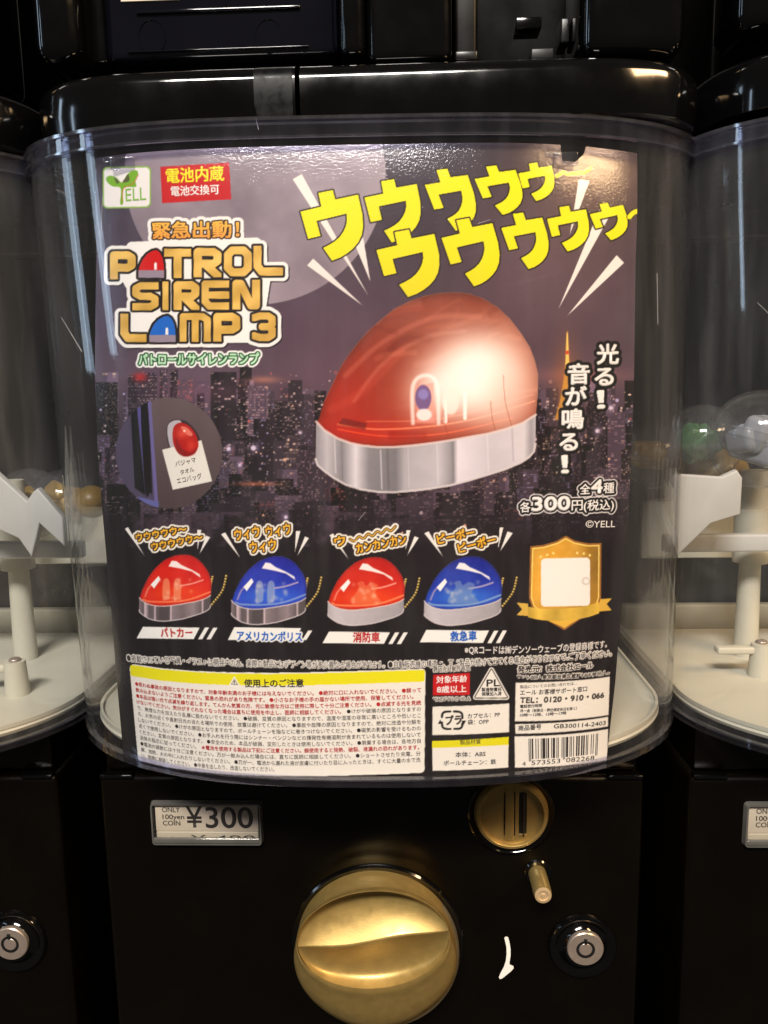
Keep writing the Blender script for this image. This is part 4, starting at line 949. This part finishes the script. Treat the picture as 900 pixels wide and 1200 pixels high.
# ======== small print
IT = 'small_print'; PW = (236, 231, 222)
lettering('※QRコードは㈱デンソーウェーブの登録商標です。', (544.5, 765.5), (711, 758), 10.3, IT, 'paper', .03)
tx = '●掲載されている写真・イラストは開発中の為、実際の製品とはデザイン等が多少異なる場合があります。●自動販売機の構造上、同じ製品が続けて出てくる場合がありますので、ご了承ください。'
N_ = len(tx); i1, i2 = 25, 55
cur = [(149, 774), (252, 779.5), (330, 781.5), (452, 782), (590, 778), (717, 768)]
xs_ = [c[0] for c in cur]; ys_ = [c[1] for c in cur]
co_ = np.polyfit(xs_, ys_, 3); k0 = 0
for s0 in range(0, N_, 9):
    seg = tx[s0:s0+9]; xa = 149+(717-149)*s0/N_+.2; xb = 149+(717-149)*min(N_, s0+len(seg))/N_-.6
    lettering(seg, (xa, np.polyval(co_, xa)), (xb, np.polyval(co_, xb)), 9.2, IT, 'ink', 0, ((1.15, (234, 228, 220)),))
def warp_poly(pts, col, part, dens=8, grow=0, r=0):      # straight on the card: interpolate in card space
    q = to_card(pts); out = []
    for k in range(len(pts)):
        a, c = q[k], q[(k+1) % len(pts)]
        for s_ in range(dens): out.append(a+(c-a)*s_/dens)
    p = [tuple(v) for v in card_px(np.array(out))]
    if r:
        b = bb(p, 4); sd = sd_poly(b, p); m = (sd < -r).astype(float); blend(b, np.clip(.5+(r*S-edt(m, r*S+2)), 0, 1), col, part)
    else: poly(p, col, part, grow=grow)
    return p
wp = 'warning_panel'
warp_poly([(151.5, 777.5), (498.5, 783.5), (497.5, 905.5), (162, 891)], PW, wp, r=4)
warp_poly([(152.5, 779), (497.5, 785), (497.5, 798.6), (153.2, 791.8)], (232, 224, 20), wp, r=1.5)
WC = to_card([(151.5, 777.5), (498.5, 784.5), (497.5, 905.5), (162, 891)])
def wuv(u, v): return (WC[0]*(1-u)+WC[1]*u)*(1-v)+(WC[3]*(1-u)+WC[2]*u)*v
lettering('使用上のご注意', wuv(.418, .128), wuv(.612, .127), 10.2, wp, 'ink', .02, oncard=True)
_o = card_px(wuv(.384, .124)[None])[0]-np.array([279, 794.])
O_ = lambda P_: [(p[0]+_o[0], p[1]+_o[1]) for p in P_]
poly(O_([(279, 784.5), (273.5, 794), (285, 794.3)]), (240, 238, 230), wp, grow=1); poly(O_([(279, 786), (275, 793), (283.5, 793.2)]), (120, 110, 90), wp); poly(O_([(279, 787), (276.2, 792.4), (282.2, 792.5)]), (240, 238, 226), wp); line_(O_([(279.1, 788.4), (279.1, 790.6)]), .4, (30, 24, 20)); disc(*O_([(279.1, 791.8)])[0], .45, (30, 24, 20))
LT = [('r', '●思わぬ事故の原因となりますので、対象年齢未満のお子様には与えないでください。 ●絶対に口に入れないでください。 ●誤って'), ('r', '飲み込まないようご注意ください。窒息の恐れがあり危険です。 ●小さなお子様の手の届かない場所で使用、保管してください。'),
 ('r', '●本品は強い光で点滅を繰り返します。てんかん気質の方、光に敏感な方はご使用に際して十分ご注意ください。 ●点滅する光を見続'), ('m', 'けないでください。気分がすぐれなくなった場合は直ちに使用を中止し、医師に相談してください。|●けがや破損の原因となりますの'),
 ('k', 'で、無理な力を加えたり乱暴に扱わないでください。 ●破損、変質の原因となりますので、温度や湿度の非常に高いところや低いとこ'), ('k', 'ろ、火気の近くや直射日光の当たる場所での使用、放置は避けてください。 ●事故や故障の原因となりますので、絶対に改造や分解を'),
 ('k', 'しないでください。 ●けがの原因となりますので、ボールチェーンを指などに巻きつけないでください。 ●磁気の影響を受けるものの'), ('k', '近くで使用しないでください。 ●お手入れを行う際にはシンナー・ベンジンなどの揮発性有機溶剤が含まれているものは使用しないで'),
 ('k', 'ください。変質の原因となります。 ●安全のため、本品が破損、変形したときは使用しないでください。 ●廃棄する場合は、各地方自'), ('n', '治体の指示に従ってください。|★電池を使用する製品は下記にご注意ください。誤使用すると発熱、破裂、液漏れの恐れがあります。'),
 ('k', '●電池の誤飲には十分ご注意ください。万が一飲み込んだ場合には、直ちに医師に相談してください。 ●ショートさせたり充電、分'), ('k', '解、加熱、火の中に入れたりしないでください。 ●万が一、電池から漏れた液が皮膚に付いたり目に入ったときは、すぐに大量の水で洗'),
 ('s', 'い、医師に相談してください。 ●中身を出したり、改造しないでください。')]
RB = (1, .975, 1, 1, 1, 1, 1, 1, 1, .995, 1, 1, .505)
for k, (md, tx_) in enumerate(LT):
    f = k/12.; vv_ = .212+f*(.950-.212); A0, B0 = wuv(.018, vv_), wuv(.987, vv_); at = lambda t: A0+(B0-A0)*t; e_ = RB[k]
    hh = 5.9
    if '|' in tx_:
        A_, B_ = tx_.split('|'); n_ = len(A_)+len(B_)+1.2; s_ = (len(A_)+1.2)/n_
        lettering(A_, at(0), at(e_*(s_-1.2/n_)), hh, wp, 'red' if md == 'm' else 'ink', .014 if md == 'm' else 0, oncard=True); lettering(B_, at(e_*s_), at(e_), hh, wp, 'red' if md == 'n' else 'ink', .014 if md == 'n' else 0, oncard=True)
    else: lettering(tx_, at(0), at(e_), hh, wp, 'red' if md == 'r' else 'ink', .014 if md == 'r' else 0, oncard=True)
# info boxes at the lower right
zi = lambda u, v: (500+u/3.913, 750+v/3.913)
ib = 'info_panel'
lettering('乳幼児対象外商品', zi(30, 145), zi(198, 138), 6.2, IT, 'ink', 0, ((1.2, (222, 216, 208)),))
warp_poly([zi(30, 160), zi(198, 150), zi(198, 252), zi(28, 254)], (200, 28, 36), 'age_panel'); lettering('対象年齢', zi(45, 196), zi(185, 190), 9, 'age_panel', 'white', .035); lettering('8歳以上', zi(48, 240), zi(182, 236), 9, 'age_panel', 'white', .035)
lettering('MADE IN CHINA', zi(30, 280), zi(200, 276), 6.2, IT, 'ink', 0, ((1.1, (222, 216, 208)),))
tri = smooth([zi(297, 138), zi(366, 262), zi(225, 262)], 1); poly(tri, (236, 231, 222), 'mark_panel', grow=3.2); poly(tri, (40, 34, 34), 'mark_panel', grow=1.6); poly(tri, (236, 231, 222), 'mark_panel', grow=.6)
lettering('PL', zi(275, 212), zi(335, 210), 11.5, 'mark_panel', 'ink', .02); lettering('製造物責任', zi(252, 234), zi(343, 232), 4.9, 'mark_panel', 'ink', .02); lettering('保険加入済', zi(252, 254), zi(343, 252), 4.9, 'mark_panel', 'ink', .02)
lettering('発売元：株式会社エール', zi(418, 146), zi(762, 126), 8.3, IT, 'ink', .03, ((1.4, (228, 222, 214)),)); lettering('〒111-0051 東京都台東区蔵前3-8-8 神沢ビル', zi(415, 178), zi(838, 156), 5.4, IT, 'ink', .02, ((1.1, (222, 216, 208)),))
warp_poly([zi(408, 196), zi(840, 168), zi(834, 344), zi(405, 373)], PW, ib)
lettering('製品についてのお問い合わせは…', zi(428, 221), zi(690, 203), 4.4, ib, 'grey', 0); lettering('エール お客様サポート窓口', zi(428, 250), zi(735, 232), 6.7, ib, 'ink', .01); lettering('TEL：0120・910・066', zi(428, 288), zi(812, 264), 8.8, ib, 'ink', .035)
lettering('電話受付時間', zi(428, 310), zi(528, 305), 4.2, ib, 'ink', .02); lettering('月〜金（祝祭日・弊社規定休日を除く）', zi(428, 330), zi(688, 318), 4.2, ib, 'ink', .02); lettering('10時〜12時、13時〜17時', zi(428, 350), zi(640, 340), 4.4, ib, 'ink', .02)
warp_poly([zi(405, 386), zi(832, 352), zi(832, 396), zi(408, 430)], PW, 'code_panel'); lettering('商品番号', zi(420, 414), zi(525, 406), 7, 'code_panel', 'ink', .01); lettering('GB300114-2403', zi(582, 404), zi(820, 388), 6.9, 'code_panel', 'ink', .01)
warp_poly([zi(403, 442), zi(832, 408), zi(828, 550), zi(405, 585)], PW, 'barcode_panel')
warp_poly([zi(27, 306), zi(379, 291), zi(378, 423), zi(26, 436)], PW, 'recycling_panel')
lettering('カプセル：PP', zi(188, 358), zi(336, 350), 6.6, 'recycling_panel', 'grey', .01); lettering('袋：OPP', zi(188, 386), zi(284, 382), 6.6, 'recycling_panel', 'grey', .01)
cx_, cy_ = zi(117, 368)
for a0, a1 in ((-160, -100), (-80, -15), (20, 78), (100, 165)):
    ps = []
    for k in range(9):
        a_ = math.radians(a0+(a1-a0)*k/8); c_, s_ = math.cos(a_), math.sin(a_); q = (abs(c_)**5+abs(s_)**5)**(-.2); ps.append((cx_+12*c_*q, cy_+10.2*s_*q))
    line_(ps, 1.25, (30, 26, 26), 'recycling_panel')
lettering('プラ', (cx_-7.5, cy_+5), (cx_+11, cy_+4), 12.5, 'recycling_panel', 'ink', .035)
for a_, c_ in ((zi(62, 385), (2.8, -5)), (zi(170, 370), (-2.8, 5))): poly([(a_[0]-2.6, a_[1]), (a_[0]+2.6, a_[1]), (a_[0], a_[1]+c_[1])], (30, 26, 26), 'recycling_panel')
warp_poly([zi(25, 468), zi(376, 452), zi(374, 585), zi(27, 600)], PW, 'material_panel'); warp_poly([zi(25, 463), zi(376, 444), zi(376, 480), zi(25, 494)], (226, 218, 20), 'material_panel')
lettering('製品材質', zi(153, 478), zi(248, 474), 6.4, 'material_panel', 'ink', .0); lettering('本体：ABS', zi(132, 535), zi(270, 530), 6.8, 'material_panel', 'grey', .01); lettering('ボールチェーン：鉄', zi(78, 573), zi(318, 566), 6.6, 'material_panel', 'grey', .01)
# ---- bars of the barcode as raised ink, EAN pattern of the printed number
def ean(code):
    Lc = ['0001101', '0011001', '0010011', '0111101', '0100011', '0110001', '0101111', '0111011', '0110111', '0001011']; par = ['LLLLLL', 'LLGLGG', 'LLGGLG', 'LLGGGL', 'LGLLGG', 'LGGLLG', 'LGGGLL', 'LGLGLG', 'LGLGGL', 'LGGLGL'][int(code[0])]
    Rr = lambda s_: ''.join('1' if c == '0' else '0' for c in s_); out = '101'
    for c, p in zip(code[1:7], par): out += Lc[int(c)] if p == 'L' else Rr(Lc[int(c)])[::-1]
    out += '01010'
    for c in code[7:]: out += Rr(Lc[int(c)])
    return out+'101'
bits = ean('4573553082268'); A_, B_, C_, D_ = to_card([zi(467, 452), zi(786, 428), zi(782, 528), zi(469, 556)])
gd = {0, 2, 46, 48, 92, 94}; k = 0; VV, TT = [], []
while k < 95:
    if bits[k] == '1':
        e = k
        while e < 95 and bits[e] == '1': e += 1
        lo = 1.0 if any(q in gd for q in range(k, e)) else .90
        for f in (k/95, e/95):
            VV.append(A_+(B_-A_)*f); VV.append(A_+(B_-A_)*f+((D_+(C_-D_)*f)-(A_+(B_-A_)*f))*lo)
        n_ = len(VV); TT += [(n_-4, n_-3, n_-1), (n_-4, n_-1, n_-2)]; k = e
    else: k += 1
FILL[('barcode_panel', 'ink')] = [(np.array(VV), np.array(TT))]
lettering('4', zi(438, 577), zi(454, 576), 7.2, 'barcode_panel', 'ink', 0); lettering('573553', zi(480, 573), zi(612, 563), 7.6, 'barcode_panel', 'ink', 0); lettering('082268', zi(638, 560), zi(768, 549), 7.6, 'barcode_panel', 'ink', 0)

# ======== build the card
card = thing('display_poster', (XC, -.03, -.02), 'printed poster card for siren lamps with yellow shouting lettering, standing inside the middle bin', 'poster')
OFF = np.array([XC, -.03, -.02])
NX, NZ = 760, 880
yl = [168, 300, 440, 520, 600, 700, 800, 895]; lx_ = [112, 113, 111, 114, 120, 129, 137, 145.5]; rx_ = [746.5, 745, 743, 740.5, 736.5, 729, 721, 710]
zz_l = to_card(list(zip(lx_, yl))); zz_r = to_card(list(zip(rx_, yl)))
ztop = float(to_card([(745.5, 179.5)])[0][1]); zbot = float(np.mean(to_card([(145, 896), (445, 917.5), (710, 893.5)])[:, 1]))
z = np.linspace(zbot, ztop, NZ+1); xl_ = np.interp(z, zz_l[::-1, 1], zz_l[::-1, 0]); xr_ = np.interp(z, zz_r[::-1, 1], zz_r[::-1, 0])
a = np.linspace(0, 1, NX+1); GX = xl_[:, None]*(1-a)+xr_[:, None]*a; GZ = np.repeat(z[:, None], NX+1, 1)
GV = np.stack([GX, card_y(GX, GZ), GZ], -1).reshape(-1, 3); PX = project(GV)
fx = np.clip((PX[:, 0]-CX0)*S-.5, 0, CW-1.01); fy = np.clip((PX[:, 1]-CY0)*S-.5, 0, CH-1.01); xi, yi = fx.astype(int), fy.astype(int); ax, ay = (fx-xi)[:, None], (fy-yi)[:, None]
COLV = IMG[yi, xi]*(1-ax)*(1-ay)+IMG[yi, xi+1]*ax*(1-ay)+IMG[yi+1, xi]*(1-ax)*ay+IMG[yi+1, xi+1]*ax*ay
COLV = np.clip(s2l(np.clip(COLV, 0, 255))**1.2*INKK*1.02-.004, .002, .85)
idx = np.arange((NZ+1)*(NX+1)).reshape(NZ+1, NX+1)
Q = np.stack([idx[:-1, :-1], idx[:-1, 1:], idx[1:, 1:], idx[1:, :-1]], -1).reshape(-1, 4)
cpx = PX[Q].mean(1); fl = LAB[np.clip(((cpx[:, 1]-CY0)*S).astype(int), 0, CH-1), np.clip(((cpx[:, 0]-CX0)*S).astype(int), 0, CW-1)]
# punched notch in the top edge
nt_ = [(655, 160), (690, 160), (684, 181), (674, 190), (659, 188)]
def inside(p, poly_):
    r = np.zeros(len(p), bool)
    for k in range(len(poly_)):
        A, B = poly_[k], poly_[(k+1) % len(poly_)]; c = (A[1] > p[:, 1]) != (B[1] > p[:, 1])
        with np.errstate(divide='ignore', invalid='ignore'): r ^= c & (p[:, 0] < (B[0]-A[0])*(p[:, 1]-A[1])/(B[1]-A[1])+A[0])
    return r
keep = ~inside(cpx, nt_); Q = Q[keep]; fl = fl[keep]
PARTS = {}
for i, nm in enumerate(LN):
    sel = Q[fl == i]
    if len(sel) == 0: continue
    used, inv = np.unique(sel, return_inverse=True)
    base = nm.rstrip('_0123456789')
    o = mesh_np(base, GV[used], inv.reshape(-1, 4), M['print'], card, True, OFF)
    ca_ = o.data.color_attributes.new('print', 'FLOAT_COLOR', 'POINT')
    ca_.data.foreach_set('color', np.concatenate([COLV[used], np.ones((len(used), 1))], 1).astype(np.float32).ravel())
    PARTS[nm] = o
# backing gives the card its thickness
bk = GV.reshape(NZ+1, NX+1, 3)[::40, ::20].copy(); hh_, ww_ = bk.shape[:2]; bk[..., 1] += .0004; bidx = np.arange(hh_*ww_).reshape(hh_, ww_)
bq = np.stack([bidx[:-1, :-1], bidx[:-1, 1:], bidx[1:, 1:], bidx[1:, :-1]], -1).reshape(-1, 4); M['cardback'] = mat('grey_card_back', (.35, .34, .32), .7)
bcen = project(bk.reshape(-1, 3)[bq].mean(1)); bq = bq[~((bcen[:, 0] > 640) & (bcen[:, 0] < 700) & (bcen[:, 1] < 200))]
mesh_np('card_back', bk.reshape(-1, 3), bq, M['cardback'], card, True, OFF)
INK = INKC
for k_ in INK: M['ink_'+k_] = mat('printed_ink_'+k_, tuple(s2l(INK[k_])*INKK), .3, 0, 0, .5)
for (part, inkn), L in FILL.items():
    Vs, Ts, n = [], [], 0
    for XZ, T in L: Vs.append(XZ); Ts.append(np.asarray(T)+n); n += len(XZ)
    XZ = np.concatenate(Vs); LI = np.concatenate([np.full(len(x_), .00012+.000012*(q_ % 5)) for q_, (x_, t_) in enumerate(L)]); V3 = np.stack([XZ[:, 0], card_y(XZ[:, 0], XZ[:, 1])-LI, XZ[:, 1]], 1)
    pobj = PARTS.get(part); mesh_np('lettering' if inkn != 'ink' or part != 'barcode_panel' else 'bars_and_digits', V3, np.concatenate(Ts), M['ink_'+inkn], pobj if pobj else card, False, OFF)
